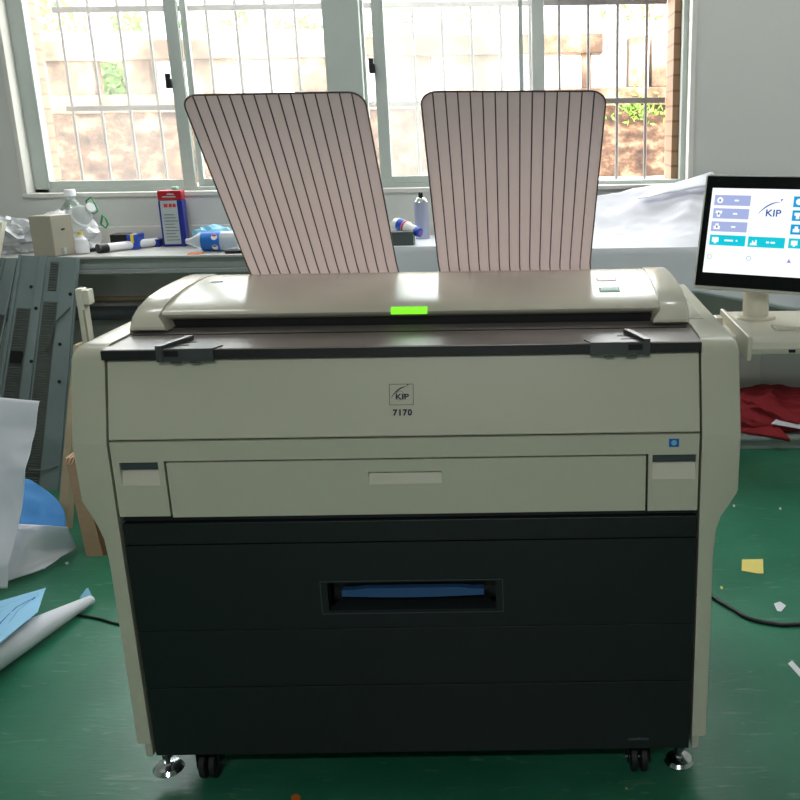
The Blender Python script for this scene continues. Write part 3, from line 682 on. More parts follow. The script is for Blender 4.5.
def tile(u0_, v0_, u1_, v1_, m, icon, words, offx=0):
    s0, t0 = on_scr(u0_, v0_); s1, t1 = on_scr(u1_, v1_)
    o = sbox(s0, s1, t1, t0, .0014, .0018).build('tile', M[m], scn, smooth=False)
    w, h = s1-s0, t0-t1; cx_, cy_ = s0+w*.16, t1+h*.5
    mb = MB()
    r = h*.27
    if icon == 'round': mb.lathe([(r*1.1, 0), (r*1.1, .0004)], (0, 0, 0), 16, quadmat(SP(cx_, cy_, .0018)))
    elif icon == 'cup':
        sbox(cx_-r*1.2, cx_+r*1.2, cy_-0, cy_+r, .0018, .0022, mb); sbox(cx_-r*.6, cx_+r*.6, cy_-r*1.2, cy_, .0018, .0022, mb)
    elif icon == 'box':
        sbox(cx_-r*1.2, cx_+r*1.2, cy_-r, cy_+r*.2, .0018, .0022, mb); sbox(cx_-r*.6, cx_+r*.6, cy_+r*.2, cy_+r*1.1, .0018, .0022, mb)
    elif icon == 'screen':
        sbox(cx_-r*1.2, cx_+r*1.2, cy_-r*.7, cy_+r, .0018, .0022, mb); sbox(cx_-r*.4, cx_+r*.4, cy_-r*1.2, cy_-r*.7, .0018, .0022, mb)
    else:
        for k, hh in enumerate((.5, 1.4, .9, 1.7)): sbox(cx_-r*1.2+k*r*.6, cx_-r*1.2+k*r*.6+r*.5, cy_-r, cy_-r+r*hh, .0018, .0022, mb)
        sbox(cx_-r*1.3, cx_+r*1.3, cy_-r*1.2, cy_-r, .0018, .0022, mb)
    mb.build('icon', M['scr'], o, smooth=False)
    if m == 'scr_lav':
        mb = MB(); sbox(cx_-r*.35, cx_+r*.35, cy_-r*.5, cy_+r*.3, .0022, .0024, mb); mb.build('icon_mark', M['scr_grey'], o, smooth=False)
    mb = MB()
    for a, b in words: sbox(s0+w*a, s0+w*b, t1+h*.42, t1+h*.58, .0018, .0021, mb)
    if words: mb.build('caption', M['scr'], o, smooth=False)
# layout read off the lit menu
tile(715.5, 195, 750.2, 206.3, 'scr_lav', 'round', [(.56, .68)])
tile(714, 208.2, 748.4, 219.6, 'scr_lav', 'cup', [(.56, .68)])
tile(712, 221.3, 746.6, 232.7, 'scr_lav', 'box', [(.56, .68)])
tile(710.5, 234.6, 744.8, 246.6, 'scr_cyan', 'screen', [(.42, .66), (.74, .78)])
tile(748.7, 236.5, 784.2, 248.7, 'scr_cyan', 'bars', [(.50, .58), (.62, .74)])
tile(794.5, 196.5, 829, 208.3, 'scr_blue', 'round', [(.5, .68)])
tile(793, 210.4, 827.5, 222.2, 'scr_blue', 'cup', [(.5, .68)])
tile(791.3, 224.4, 826, 236, 'scr_blue', 'box', [(.5, .68)])
tile(789.3, 238.4, 824, 250, 'scr_cyan', 'screen', [(.42, .66)])
s_, t = on_scr(773.3, 213.6); text_mesh('KIP', .0215, 'menu_lettering', M['scr_logo'], scn, quadmat(SP(s_, t, .0015)), offset=.0004, xs=1.18, depth=.0003)
s_, t = on_scr(770, 207); mb = MB(); swoosh(mb, quadmat(SP(s_+.002, t-.002, .0015)), .052, .032, .0030); mb.build('menu_swoosh', M['scr_logo'], scn, smooth=False)
for u, v, m in ((709.5, 256.6, 'scr_teal'), (748.7, 258.6, 'scr_teal')):
    s_, t = on_scr(u, v); mb = MB(); Q = quadmat(SP(s_, t, .0016)); mb.tube([Q @ Vector((.0052*math.cos(a*PI/8), .0052*math.sin(a*PI/8), 0)) for a in range(17)], .0006, 5); mb.build('status_icon', M[m], scn)
s_, t = on_scr(789, 261.2); mb = MB(); Q = quadmat(SP(s_, t, .0016)); mb.bm.faces.new([mb.bm.verts.new(Q @ Vector(p)) for p in ((-.005, -.004, 0), (.005, -.004, 0), (0, .005, 0))]); mb.build('status_icon', M['scr_vio'], scn, smooth=False)
s_, t = on_scr(718.7, 180.7); MB().lathe([(.0012, 0), (.0012, .0004)], (0, 0, 0), 12, quadmat(SP(s_, t, .001))).build('camera_dot', M['slate'], mon)
# stem and foot disc
sx, sy = AY(755.5, 312, 2.22).x, 2.22
MB().lathe([(.030, zs), (.030, zs+.13), (.028, zs+.16)], (sx, sy, 0), 32).build('stem', M['cream_light'], mon)
MB().lathe([(.047, zs), (.047, zs+.003), (.044, zs+.006), (.03, zs+.006)], (sx, sy, 0), 36).build('foot_disc', M['cream_light'], mon)
pc = SP(sw*.5, -sh*.5, -.034)
MB().tube([(sx, sy, zs+.15), (sx+.01, sy+.01, zs+.17), pc+NF*.004], .022, 16).build('neck', M['cream_light'], mon)
# ================================================================== ON THE BENCH, LEFT
def can_prism(mb, x, y, z, w, d, h, rot, r=.008):
    pass
# big water bottle
def bottle_prof(R_, h, neck): return [(0, 0), (R_*.92, .003), (R_, .02), (R_, h*.25), (R_*.93, h*.28), (R_, h*.31), (R_, h*.52), (R_*.8, h*.66), (neck*1.15, h*.80), (neck, h*.83), (neck, h*.90)]
P = AZ(78, 247, ZB)
bt_ = thing('water_bottle', (P.x, P.y, ZB), 'large upright clear water bottle with a green label on the bench', 'bottle')
hB = .275
MB().lathe([(r, ZB+.001+z) for r, z in bottle_prof(.068, hB, .022)], (P.x, P.y, 0), 28).build('bottle_body', M['clear'], bt_)
MB().lathe([(.064, ZB+.004), (.064, ZB+.085)], (P.x, P.y, 0), 28).build('water', M['water'], bt_)
MB().lathe([(.0695, ZB+.095), (.0695, ZB+.135)], (P.x, P.y, 0), 28).build('label_band', M['green_pl'], bt_)
MB().lathe([(.026, ZB+hB*.885), (.026, ZB+hB*.98), (.022, ZB+hB)], (P.x, P.y, 0), 20).build('cap', M['white_pl'], bt_)
# lying clear bottle with a green carry handle, leaning up to the left
def lying_bottle(p0, p1, R_, nk, name, label, hz):
    p0, p1 = Vector(p0), Vector(p1); d = (p1-p0); L = d.length; q = d.to_track_quat('Z', 'Y').to_matrix().to_4x4()
    t = thing(name, (p0.x, p0.y, ZB), label, 'bottle')
    MB().lathe([(0, 0), (R_*.9, .004), (R_, .02), (R_, L*.62), (R_*.7, L*.8), (nk, L*.9), (nk, L*.97)], p0, 24, q).build('bottle_body', M['clear'], t)
    MB().lathe([(nk*1.1, L*.95), (nk*1.1, L)], p0, 16, q).build('cap', M['white_pl'], t)
    if hz:
        pts = [Vector(v) for v in hz]; MB().tube(pts+[pts[0]], .0042, 8).build('carry_handle', M['green_pl'], t)
    return t
yh = 4.44
hz = [AY(u, v, yh) for u, v in ((86, 201), (91, 197), (95, 204), (98, 211), (94, 214), (89, 208))]
lying_bottle((AY(60, 232, 4.62).x, 4.62, ZB+.062), AY(91, 207, 4.44), .055, .02, 'water_bottle', 'clear bottle with a green carry loop propped behind the upright one', hz)
hz = [AY(u, v, 4.40) for u, v in ((101, 224), (102.5, 215), (106, 219), (108, 224), (106, 228))]
t = thing('plastic_jug', (AY(103, 232, 4.4).x, 4.40, ZB), 'small white jug with a yellow cap and a green loop on the bench', 'jug')
p = AZ(106, 247, ZB); MB().lathe([(0, ZB+.001), (.030, ZB+.003), (.033, ZB+.03), (.028, ZB+.065), (.014, ZB+.075), (.012, ZB+.085)], (p.x, 4.40, 0), 20).build('jug_body', M['white_pl'], t)
p2 = AY(102.5, 222.5, 4.40); MB().lathe([(.011, ZB+.083), (.012, ZB+.10)], (p.x, 4.40, 0), 16).build('cap', M['yellow_pl'], t)
MB().tube(hz+[hz[0]], .005, 8).build('carry_handle', M['green_pl'], t)
# crumpled clear bag, left and one right of bottle
def lump(name, m, label, cat, c, sx_, sy_, sz_, seed, amp=.35, sub=3, freq=2.2, flat=True):
    bm = bmesh.new(); bmesh.ops.create_icosphere(bm, subdivisions=sub+1, radius=1)
    for v in bm.verts:
        n = v.co.normalized(); k = 1+amp*(crumple(n.x+n.z*.7, n.y-n.z*.4, freq, seed)-.4)
        v.co = Vector((n.x*sx_*k, n.y*sy_*k, n.z*sz_*k))
        if flat and v.co.z < -sz_*.55: v.co.z = -sz_*.55
    zmin = min(v.co.z for v in bm.verts)
    for v in bm.verts: v.co += Vector(c)+Vector((0, 0, -zmin))
    mb = MB(); mb.bm.free(); mb.bm = bm
    o = mb.build(name, m, None, (c[0], c[1], c[2]), smooth=True); tag(o, label, cat); return o
p = AZ(16, 250, ZB); lump('crumpled_plastic_bag', M['film'], 'crumpled clear plastic bag left of the tall beige box', 'bag', (p.x, 4.5, ZB+.001), .16, .13, .10, 3, .5)
p = AZ(92, 242, ZB); lump('white_plastic_bag', M['white_pl'], 'crumpled white bag right of the upright water bottle', 'bag', (p.x+.02, 4.58, ZB+.001), .14, .08, .11, 8, .5)
# dark box, blue yellow packet, white rolls
def tbox(name, m, label, cat, u0_, u1_, h_, y, depth, zb=ZB, bev=.003):
    a, b = AY(u0_, 246, y).x, AY(u1_, 246, y).x; zt = zb+h_
    o = B(a, b, y, y+depth, zb, zt).build(name, m, None, ((a+b)/2, y+depth/2, zb), bev=bev, smooth=False); tag(o, label, cat); return o, a, b, zt
yk = 4.52
a, b = AY(110, 240, yk).x, AY(137, 240, yk).x
t = thing('marker_box', ((a+b)/2, yk+.04, ZB), 'flat black box with blue and yellow end lying behind the white tube', 'box')
B(a, a+(b-a)*.62, yk, yk+.09, ZB+.001, ZB+.072).build('body', M['latch'], t, bev=.003, smooth=False)
B(a+(b-a)*.62, b, yk, yk+.09, ZB+.001, ZB+.070).build('blue_end', M['blue_pl'], t, bev=.003, smooth=False)
B(b-.03, b-.015, yk-.001, yk+.05, ZB+.03, ZB+.071).build('yellow_patch', M['yellow_pl'], t, smooth=False)
o, *_ = tbox('blue_folder', M['can_blue'], 'dark blue packet lying flat behind the metal can, left side', 'packet', 138, 160, .035, 4.62, .08)
def rod_thing(name, m, label, cat, p0, p1, r, endm=None):
    t = thing(name, ((p0[0]+p1[0])/2, (p0[1]+p1[1])/2, ZB), label, cat); p0, p1 = Vector(p0), Vector(p1)
    MB().tube([p0, p0.lerp(p1, .5), p1], r, 16).build('tube_body', m, t)
    if endm: MB().tube([p0-(p1-p0).normalized()*.045, p0], r*1.15, 16).build('end_plug', endm, t)
    return t
a = AZ(107, 248, ZB+.02); b = AZ(157, 242, ZB+.02)
rod_thing('white_paper_tube', M['white_pl'], 'white paper tube with a black end left of the metal can', 'tube', (a.x, a.y, ZB+.021), (b.x, b.y, ZB+.021), .020, M['latch'])
a = AZ(90, 250, ZB+.01); b = AZ(103, 249, ZB+.01)
o = MB().tube([(a.x, a.y-.02, ZB+.012), (b.x, b.y-.01, ZB+.012)], [.011, .007], 12).build('black_marker', M['latch'], None, (a.x, a.y, ZB)); tag(o, 'short black marker pen lying by the white tube end', 'pen')
# metal thinner can
P = AZ(173, 247, ZB); w, d, h = .112, .068, .265
cc = thing('thinner_can', (P.x, P.y+.05, ZB), 'tall red and blue rectangular metal can on the bench', 'metal can')
rz = Matrix.Rotation(R(-24), 4, 'Z'); cx0, cy0 = P.x+.002, P.y+.05
def cbox(x0, x1, y0, y1, z0, z1_, mb=None):
    mb = mb or MB(); f = lambda x, y, z: (rz @ Vector((x, y, 0)))+Vector((cx0, cy0, ZB+z))
    return mb.hexa([f(x0, y0, z0), f(x1, y0, z0), f(x1, y1, z0), f(x0, y1, z0), f(x0, y0, z1_), f(x1, y0, z1_), f(x1, y1, z1_), f(x0, y1, z1_)])
w2, d2 = w/2, d/2
rz = Matrix.Rotation(R(4), 4, 'Z')
cbox(-w2, w2, -d2, d2, .001, h-.045).build('can_body', M['can_blue'], cc, bev=.005, smooth=False)
cbox(-w2, w2, -d2, d2, h-.045, h).build('can_top', M['can_red'], cc, bev=.005, smooth=False)
lb = cbox(-w2+.010, w2-.024, -d2-.001, -d2+.001, .012, h-.047).build('paper_label', M['can_label'], cc, smooth=False)
mb = MB()
for k, (a, b) in enumerate(((-.030, -.012), (-.006, .008), (.012, .026))): cbox(a, b, -d2-.0016, -d2-.001, h-.078, h-.062, mb)
mb.build('red_lettering', M['label_red'], lb, smooth=False)
mb = MB()
for k in range(9): cbox(-.034, .028-(k % 3)*.008, -d2-.0014, -d2-.001, .03+k*.015, .034+k*.015, mb)
mb.build('small_print', M['print_grey'], lb, smooth=False)
mb = MB(); cbox(-.01, .022, -d2-.0014, -d2+.001, h-.020, h-.014, mb); cbox(-.032, .03, -d2-.0014, -d2+.001, h-.032, h-.027, mb); mb.build('top_print', M['can_label'], cc, smooth=False)
q = (rz @ Vector((.022, 0, 0)))+Vector((cx0, cy0, ZB)); MB().lathe([(.017, h-.002), (.017, h+.012), (.013, h+.016)], q, 20).build('can_cap', M['mint'], cc)
# soft drink bottle lying with a blue wrapper
yy = 4.42
a, b = AY(186, 240, yy).x, AY(238, 240, yy).x; rz_ = ZB+.046
t = thing('drink_bottle', ((a+b)/2, yy, ZB), 'plastic drink bottle with blue wrapper lying right of the metal can', 'bottle')
def xl(p, prof, m, nm, par=None, zc=rz_, y=yy): return MB().lathe(prof, (p, y, zc), 24, Matrix.Rotation(R(90), 4, 'Y')).build(nm, m, par or t)
xl(a, [(.012, 0), (.014, .02), (.036, .06), (.044, .085), (.044, b-a-.02), (.036, b-a)], M['film'], 'bottle_body')
l0, l1 = AY(203, 240, yy).x-a, AY(222, 240, yy).x-a
wr = xl(a, [(.0452, l0), (.0452, l1)], M['label_blue'], 'wrapper')
for vz in (.022, -.024):
    Q = Matrix.Translation((a+l1-.022, yy-math.sqrt(.0456**2-vz**2)-.0006, rz_+vz)) @ Matrix.Rotation(R(90)+(math.asin(vz/.0456) if 0 else -math.asin(vz/.0456)), 4, 'X')
    MB().lathe([(.014, -.001), (.014, .0004)], (0, 0, 0), 20, Q).build('logo_disc', M['white_pl'], wr)
    mb = MB(); pts = [(.012*math.cos(R(q_)), .012*math.sin(R(q_))+0.001) for q_ in range(15, 166, 15)]+[(-.007, .0045), (0, .0015), (.007, .0045)]
    mb.bm.faces.new([mb.bm.verts.new(Q @ Vector((x_, y_, .0009))) for x_, y_ in pts]); mb.build('logo_red', M['label_red'], wr, smooth=False)
p = AZ(232, 240, ZB); lump('pale_blue_film', M['sky_pl'], 'scrunched pale blue film behind the left striped tray edge', 'plastic film', (p.x+.0, 4.60, ZB+.001), .10, .07, .062, 12, .4)
o, *_ = tbox('black_tool', M['latch'], 'flat black tool at the bench edge beside the blue wrapped bottle', 'tool', 224, 246, .014, 4.31, .05)
o, *_ = tbox('orange_card', M['orange'], 'small orange card under the lying drink bottle', 'card', 186, 200, .004, 4.30, .05, bev=.0005)
# ================================================================== PAPER PILE ON THE BENCH, RIGHT
x_start = AY(392, 247, YBF).x-.05; x_end = 2.2
zA = AY(600, 199, 4.70).z-.975-.02; zB_ = AY(700, 180, 4.70).z-.975-.035
def pile(u, v):
    x = x_start+(x_end-x_start)*u
    hx = max(0, min(1, (x-.02)/.25)); hx = hx*hx*(3-2*hx)
    rise = hx*(zA+(zB_-zA)*max(0, min(1, (x-.28)/.5)))
    zf = .972+.020*(1-max(0, min(1, (x+.2)/.3)))
    if v > .28:
        t_ = (v-.28)/.72; y = YBF-.012+.45*t_
        z = zf+rise*(t_**1.15)+(.06+hx)*(.056*(crumple(x, y*1.5, 2.2, 4)-.25)+.016*crumple(x, y*1.6, 6.5, 9))*min(1, t_*4)-.002
        return Vector((x, y, max(z, ZB+.008)))
    t_ = v/.28; hem = .765-.11*max(0, min(1, (x-.7)/.55)); z = hem+(zf-.002-hem)*t_
    y = YBF-.016-.012*abs(fbm(x, z, 4, 2))*(1-t_)-(.004 if t_ < 1 else 0)
    return Vector((x, y, z))
o = surf(pile, 150, 50).build('paper_pile', M['paper'], None, (.6, 4.5, ZB), solid=.001); tag(o, 'large crumpled white paper sheets covering the right side of the bench', 'paper')
f2 = sheet_fn(AY(638, 199, 4.60), AY(720, 184, 4.60), AY(712, 172, 4.70), AY(646, 192, 4.66), .010, 8, 6)
o = surf(f2, 20, 8).build('curled_paper_edge', M['paper'], None, (.7, 4.65, ZB), solid=.001); tag(o, 'curled up paper edge lying on the white pile beside the wall', 'paper')
# items on the pile between the trays
zP = .994
a, b = AY(391.5, 245, 4.30).x, AY(413.5, 245, 4.30).x
t = thing('small_grey_box', ((a+b)/2, 4.34, zP), 'small dark grey box between the two striped trays', 'box')
B(a, b, 4.30, 4.37, zP-.003, zP+.052).build('body', M['dark_grey'], t, bev=.002, smooth=False); B(a-.001, b+.001, 4.299, 4.371, zP+.052, zP+.058).build('box_lid', M['dark_grey'], t, bev=.002, smooth=False)
p = AZ(424, 238, zP); hc = AY(424, 192, 4.56).z-zP
t = thing('spray_can', (p.x, 4.56, zP), 'tall lavender grey aerosol can with a black cap behind the small box', 'spray can')
xs_ = AY(421.5, 215, 4.56).x
MB().lathe([(0, zP-.004), (.033, zP-.004), (.034, zP+.004), (.034, zP+hc-.05), (.033, zP+hc-.045)], (xs_, 4.56, 0), 28).build('can_body', M['can_grey'], t)
MB().lathe([(.034, zP+hc-.045), (.026, zP+hc-.030), (.014, zP+hc-.024)], (xs_, 4.56, 0), 28).build('can_shoulder', M['chrome'], t)
MB().lathe([(.011, zP+hc-.026), (.011, zP+hc-.002), (.008, zP+hc)], (xs_, 4.56, 0), 16).build('nozzle', M['latch'], t)
p0 = AY(398, 224, 4.42); p1 = AY(419.5, 232.5, 4.34); d = p1-p0; Ld = d.length
t = thing('detergent_bottle', (p0.x, 4.42, zP), 'white and blue plastic bottle lying on the small grey box', 'bottle')
q4 = d.to_track_quat('Z', 'Y').to_matrix().to_4x4()
MB().lathe([(0, -.02), (.024, -.018), (.029, 0), (.029, Ld*.45), (.022, Ld*.62), (.024, Ld*.75), (.02, Ld*.85)], p0, 24, q4).build('bottle_body', M['white_pl'], t)
MB().lathe([(.0295, Ld*.08), (.0295, Ld*.32)], p0, 24, q4).build('label_band', M['blue_pl'], t)
MB().lathe([(.0296, Ld*.34), (.0296, Ld*.42)], p0, 24, q4).build('pink_band', M['label_red'], t)
MB().lathe([(.019, Ld*.82), (.021, Ld*.84), (.021, Ld*1.02), (.017, Ld*1.04)], p0, 24, q4).build('cap', M['blue_pl'], t)
MB().lathe([(.008, Ld*1.03), (.008, Ld*1.05)], p0, 16, q4).build('cap_mark', M['label_red'], t)
# ================================================================== UNDER THE BENCH, RIGHT
lump('red_cloth', M['red'], 'crumpled red cloth lying on the low plinth right of the printer', 'cloth', (1.12, 4.52, .064), .32, .16, .105, 21, .55, 4, 1.8)
lump('red_garment', M['red'], 'crumpled red garment at the right frame edge on the low plinth', 'cloth', (1.60, 4.52, .064), .28, .15, .10, 33, .55, 4, 1.8)
f3 = sheet_fn(AZ(741, 432, .066), AZ(790, 440, .066), AZ(775, 425, .10), AZ(741, 424, .10), .008, 8, 3)
o = surf(f3, 30, 10).build('red_sleeve', M['red'], None, AZ(760, 432, .064), solid=.02); tag(o, 'flat red sleeve spread in front of the crumpled red cloth', 'cloth')
f3 = sheet_fn(AY(771, 424, 4.31), AY(806, 430, 4.31), AY(806, 418, 4.38), AY(781, 415, 4.38), .003, 6, 3)
o = surf(f3, 12, 8).build('folded_paper', M['paper'], None, AY(790, 424, 4.33), solid=.003); tag(o, 'folded white paper lying on the red cloth', 'paper')
# ================================================================== LEFT: METAL PANELS AND BOXES
# tall perforated panel leaning on the bench
def lean_pt(a0, b0, a1, b1): pass
def panel(name, px, ytop, ybot, label, cols, seed):
    # px: TL, TR, BR, BL in the photograph's frame, top edge at ytop, bottom edge on the floor near ybot
    TLp, TRp = AY(*px[0], ytop), AY(*px[1], ytop); BRp, BLp = AY(*px[2], ybot), AY(*px[3], ybot)
    t = thing(name, ((BLp.x+BRp.x)/2, ybot, 0), label, 'metal panel')
    ex = (TRp-TLp).normalized(); dnv = ((BLp+BRp)/2-(TLp+TRp)/2).normalized(); n = ex.cross(dnv).normalized()
    if n.y > 0: n = -n
    def Q(s_, r_, off=0): return (TLp.lerp(TRp, s_)).lerp(BLp.lerp(BRp, s_), r_)+n*off
    mb = MB()
    mb.hexa([Q(0, 1, -.012), Q(1, 1, -.012), Q(1, 1, 0), Q(0, 1, 0), Q(0, 0, -.012), Q(1, 0, -.012), Q(1, 0, 0), Q(0, 0, 0)])
    mb.build('sheet', M['galv'], t, bev=.002, smooth=False)
    for (s0, s1, r0_, r1_, kind) in cols:
        if kind == 'rib':
            mb = MB(); mb.hexa([Q(s0, r1_, 0), Q(s1, r1_, 0), Q(s1-.01, r1_, .012), Q(s0+.01, r1_, .012), Q(s0, r0_, 0), Q(s1, r0_, 0), Q(s1-.01, r0_, .012), Q(s0+.01, r0_, .012)])
            mb.build('rib', M['galv'], t, bev=.002, smooth=False)
        else:
            mb = MB(); mb.hexa([Q(s0, r1_, 0), Q(s1, r1_, 0), Q(s1, r1_, .001), Q(s0, r1_, .001), Q(s0, r0_, 0), Q(s1, r0_, 0), Q(s1, r0_, .001), Q(s0, r0_, .001)])
            z_ = mb.build('louvre_field', M['galv_dark'], t, smooth=False)
            mb = MB(); nn = int((r1_-r0_)*105)
            for k in range(nn):
                r_ = r0_+(r1_-r0_)*(k+.5)/nn; dd = (r1_-r0_)/nn*.28
                a0 = s0+(s1-s0)*.08; a1 = s1-(s1-s0)*.08
                mb.hexa([Q(a0, r_+dd, .001), Q(a1, r_+dd, .001), Q(a1, r_+dd*.6, .006), Q(a0, r_+dd*.6, .006), Q(a0, r_-dd, .001), Q(a1, r_-dd, .001), Q(a1, r_-dd*.2, .003), Q(a0, r_-dd*.2, .003)])
            mb.build('louvres', M['galv_dark'], z_, smooth=False)
    return t, Q
pt, Q = panel('perforated_metal_panel', ((19, 255), (79, 258), (58, 525), (-24, 520)), 4.24, 3.85,
  'grey louvred metal panel leaning against the bench with screw holes', [(.0, .07, 0, 1, 'rib'), (.35, .48, .0, 1, 'rib'), (.74, .99, 0, 1, 'rib'), (.10, .32, .20, .97, 'louvre'), (.50, .72, .17, .97, 'louvre'), (.54, .68, .02, .13, 'louvre')], 1)
mb = MB()
for s_, r_ in ((.93, .14), (.42, .20), (.84, .33), (.45, .40), (.88, .47), (.3, .12)):
    c = Q(s_, r_, .013); mb.lathe([(.008, 0), (.008, .002)], c, 12, Matrix.Rotation(R(80), 4, 'X'))
mb.build('screw_hole', M['deep'], pt, smooth=False)
mb = MB(); mb.hexa([Q(.13, .41, .007), Q(.30, .41, .007), Q(.30, .41, .012), Q(.13, .41, .012), Q(.13, .365, .007), Q(.30, .365, .007), Q(.30, .365, .012), Q(.13, .365, .012)]); mb.build('socket_plate', M['deep'], pt, smooth=False)
MB().tube([Q(.95, .19, .016), Q(.86, .22, .022), Q(.74, .25, .02), Q(.70, .33, .02), Q(.62, .36, .014)], .0035, 6).build('hanging_wire', M['galv_dark'], pt)
MB().tube([Q(.97, .78, .016), Q(.8, .80, .022), Q(.6, .80, .02)], .003, 6).build('hanging_wire', M['galv'], pt)
pt2, Q2 = panel('narrow_metal_panel', ((2, 258), (17, 258), (-34, 520), (-70, 518)), 4.22, 3.80, 'narrow grey metal panel at the left frame edge beside the louvred panel', [(.0, .3, 0, 1, 'rib'), (.5, .95, .22, 1, 'louvre')], 2)
# beige column box standing behind the panel on the bench
p = AZ(47, 262, ZB); a0 = AY(34, 256, 4.30).x; b0 = AY(57, 256, 4.30).x; c0 = AY(76, 256, 4.38).x
zt = AY(30, 216, 4.30).z
t = thing('tall_beige_box', ((a0+c0)/2, 4.36, ZB), 'tall beige steel box standing on the bench above the louvred panel', 'steel box')
Pp = [(a0, 4.30), (b0, 4.29), (c0+.005, 4.38), (a0+.05, 4.42)]
MB().prism(Pp, 'z', ZB+.001, zt).build('box_body', M['beige_steel'], t, bev=.004, smooth=False)
q = AY(64, 229, 4.33); MB().lathe([(.004, 0), (.004, .02)], q, 10, Matrix.Rotation(R(90), 4, 'X')).build('screw_hole', M['deep'], t)
q = AY(61, 251, 4.322); B(q.x-.018, q.x+.018, q.y-.004, q.y+.02, q.z-.014, q.z+.014).build('tape', M['can_label'], t, smooth=False)
T0, T1 = AY(-30, 221, 4.262), AY(5, 222, 4.262); zq = T1.z
G0, G1 = AY(-95, 500, 3.62), AY(-52, 500, 3.62)
t = thing('beige_board', (G1.x, 3.62, 0), 'beige steel board leaning at the left frame edge in front of the grey panels', 'board')
MB().hexa([(G0.x, 3.60, 0), (G1.x, 3.60, 0), (G1.x, 3.63, 0), (G0.x, 3.63, 0), (T0.x, 4.235, zq), (T1.x, 4.235, zq), (T1.x, 4.265, zq), (T0.x, 4.265, zq)]).build('board_face', M['beige_steel'], t, bev=.003, smooth=False)
MB().hexa([(G1.x, 3.594, .0), (G1.x+.006, 3.594, 0), (G1.x+.006, 3.63, 0), (G1.x, 3.63, 0), (T1.x, 4.229, zq), (T1.x+.006, 4.229, zq), (T1.x+.006, 4.265, zq), (T1.x, 4.265, zq)]).build('board_lip', M['cream_light'], t, smooth=False)
# cream hooked post and tan board
yq = 3.95
a, b = AY(76, 300, yq).x, AY(83, 300, yq).x; zt = AY(80, 289, yq).z; a2 = AY(89, 300, yq).x; zh_ = AY(86, 305, yq).z
t = thing('cream_post', ((a+b)/2, yq, 0), 'cream upright post with a short hook end behind the printer', 'post')
mb = MB(); mb.box(a, b, yq, yq+.05, 0, zt); mb.box(b, a2, yq, yq+.05, zh_, zt-.006); mb.build('post_body', M['cream_light'], t, bev=.003, smooth=False)
B(b-.006, b+.001, yq-.004, yq, 0, zh_-.02).build('post_lip', M['tanboard'], t, smooth=False)
A = [AY(73, 345, 3.75), AY(77, 345, 3.75), AZ(66, 562, 0.0), AZ(51, 560, 0.0)]
yb_ = max(A[2].y, A[3].y)
o = MB().hexa([(AY(57, 540, 3.42).x, 3.42, 0), (AY(67, 540, 3.42).x, 3.42, 0), (AY(67, 540, 3.42).x, 3.48, 0), (AY(57, 540, 3.42).x, 3.48, 0), A[0], A[1], A[1]+Vector((0, .06, 0)), A[0]+Vector((0, .06, 0))]).build('tan_board', M['tanboard'], None, (A[0].x, 3.4, 0), bev=.002, smooth=False)
tag(o, 'long narrow tan board leaning beside the printer left side', 'board')
# cardboard box behind printer left, flaps up
yc0 = 3.22
xl_, xr_ = AY(92, 548, yc0).x, AY(122, 548, yc0).x; zc = AY(72, 462, yc0+.05).z
t = thing('cardboard_box', ((xl_+xr_)/2, yc0+.1, 0), 'brown cardboard box on the floor behind the printer left corner', 'cardboard box')
MB().hexa([(xl_, yc0, 0), (xr_, yc0, 0), (xr_, yc0+.22, 0), (xl_-.03, yc0+.22, 0), (xl_-.025, yc0+.02, zc), (xr_, yc0+.02, zc), (xr_, yc0+.22, zc), (xl_-.055, yc0+.22, zc)]).build('box_body', M['cardboard'], t, bev=.003, smooth=False)
MB().hexa([(xl_-.02, yc0-.012, 0), (xl_+.04, yc0-.012, 0), (xl_+.04, yc0-.004, 0), (xl_-.02, yc0-.004, 0), (xl_-.05, yc0+.01, zc+.01), (xl_-.005, yc0+.01, zc+.01), (xl_-.005, yc0+.016, zc+.01), (xl_-.05, yc0+.016, zc+.01)]).build('flap', M['card_edge'], t, bev=.001, smooth=False)
mb = MB()
for k in range(4): mb.hexa([(xl_-.055+k*.012, yc0+.0, zc+.008), (xl_-.045+k*.012, yc0, zc+.008), (xl_-.045+k*.012, yc0+.12, zc+.008), (xl_-.055+k*.012, yc0+.12, zc+.008), (xl_-.05+k*.014, yc0+.01, zc+.03), (xl_-.042+k*.014, yc0+.01, zc+.028), (xl_-.042+k*.014, yc0+.12, zc+.03), (xl_-.05+k*.014, yc0+.12, zc+.03)])
mb.build('torn_edge', M['card_edge'], t, smooth=False)
# ================================================================== PAPERS ON THE FLOOR, LEFT
def P3(u, v, y): return AY(u, v, y)
f = sheet_fn(P3(-70, 592, 2.86), P3(8, 588, 2.905), P3(40, 401, 3.12), P3(-60, 392, 3.12), .022, 4.0, 2, nrm=Vector((0, -1, .3)).normalized())
o = surf(f, 60, 60).build('standing_paper_sheet', M['paper'], None, P3(-10, 588, 2.9)*Vector((1,1,0)).length if False else (-1.75, 3.0, 0), solid=.0012); tag(o, 'large creased white sheet standing at the left edge', 'paper')
f = sheet_fn(P3(-20, 545, 3.02), P3(66, 530, 3.16), P3(30, 480, 3.34), P3(-20, 470, 3.34), .016, 5, 7, nrm=Vector((0, -.7, .7)))
def fb(u, v):
    p = f(u, v); k = v; return p+Vector((.05*math.sin(PI*v)*u, 0, 0))
o = surf(fb, 40, 40).build('blue_drawing_sheet', M['paper_deep'], None, (-1.65, 3.4, 0), solid=.0012); tag(o, 'bright blue sheet sticking out behind the standing white sheet', 'paper')
f = sheet_fn(P3(-30, 594, 2.87), AZ(46, 569, .008), P3(66.5, 527, 3.12), P3(-20, 522, 3.1), .018, 6, 9, nrm=Vector((0, -.7, .7)))
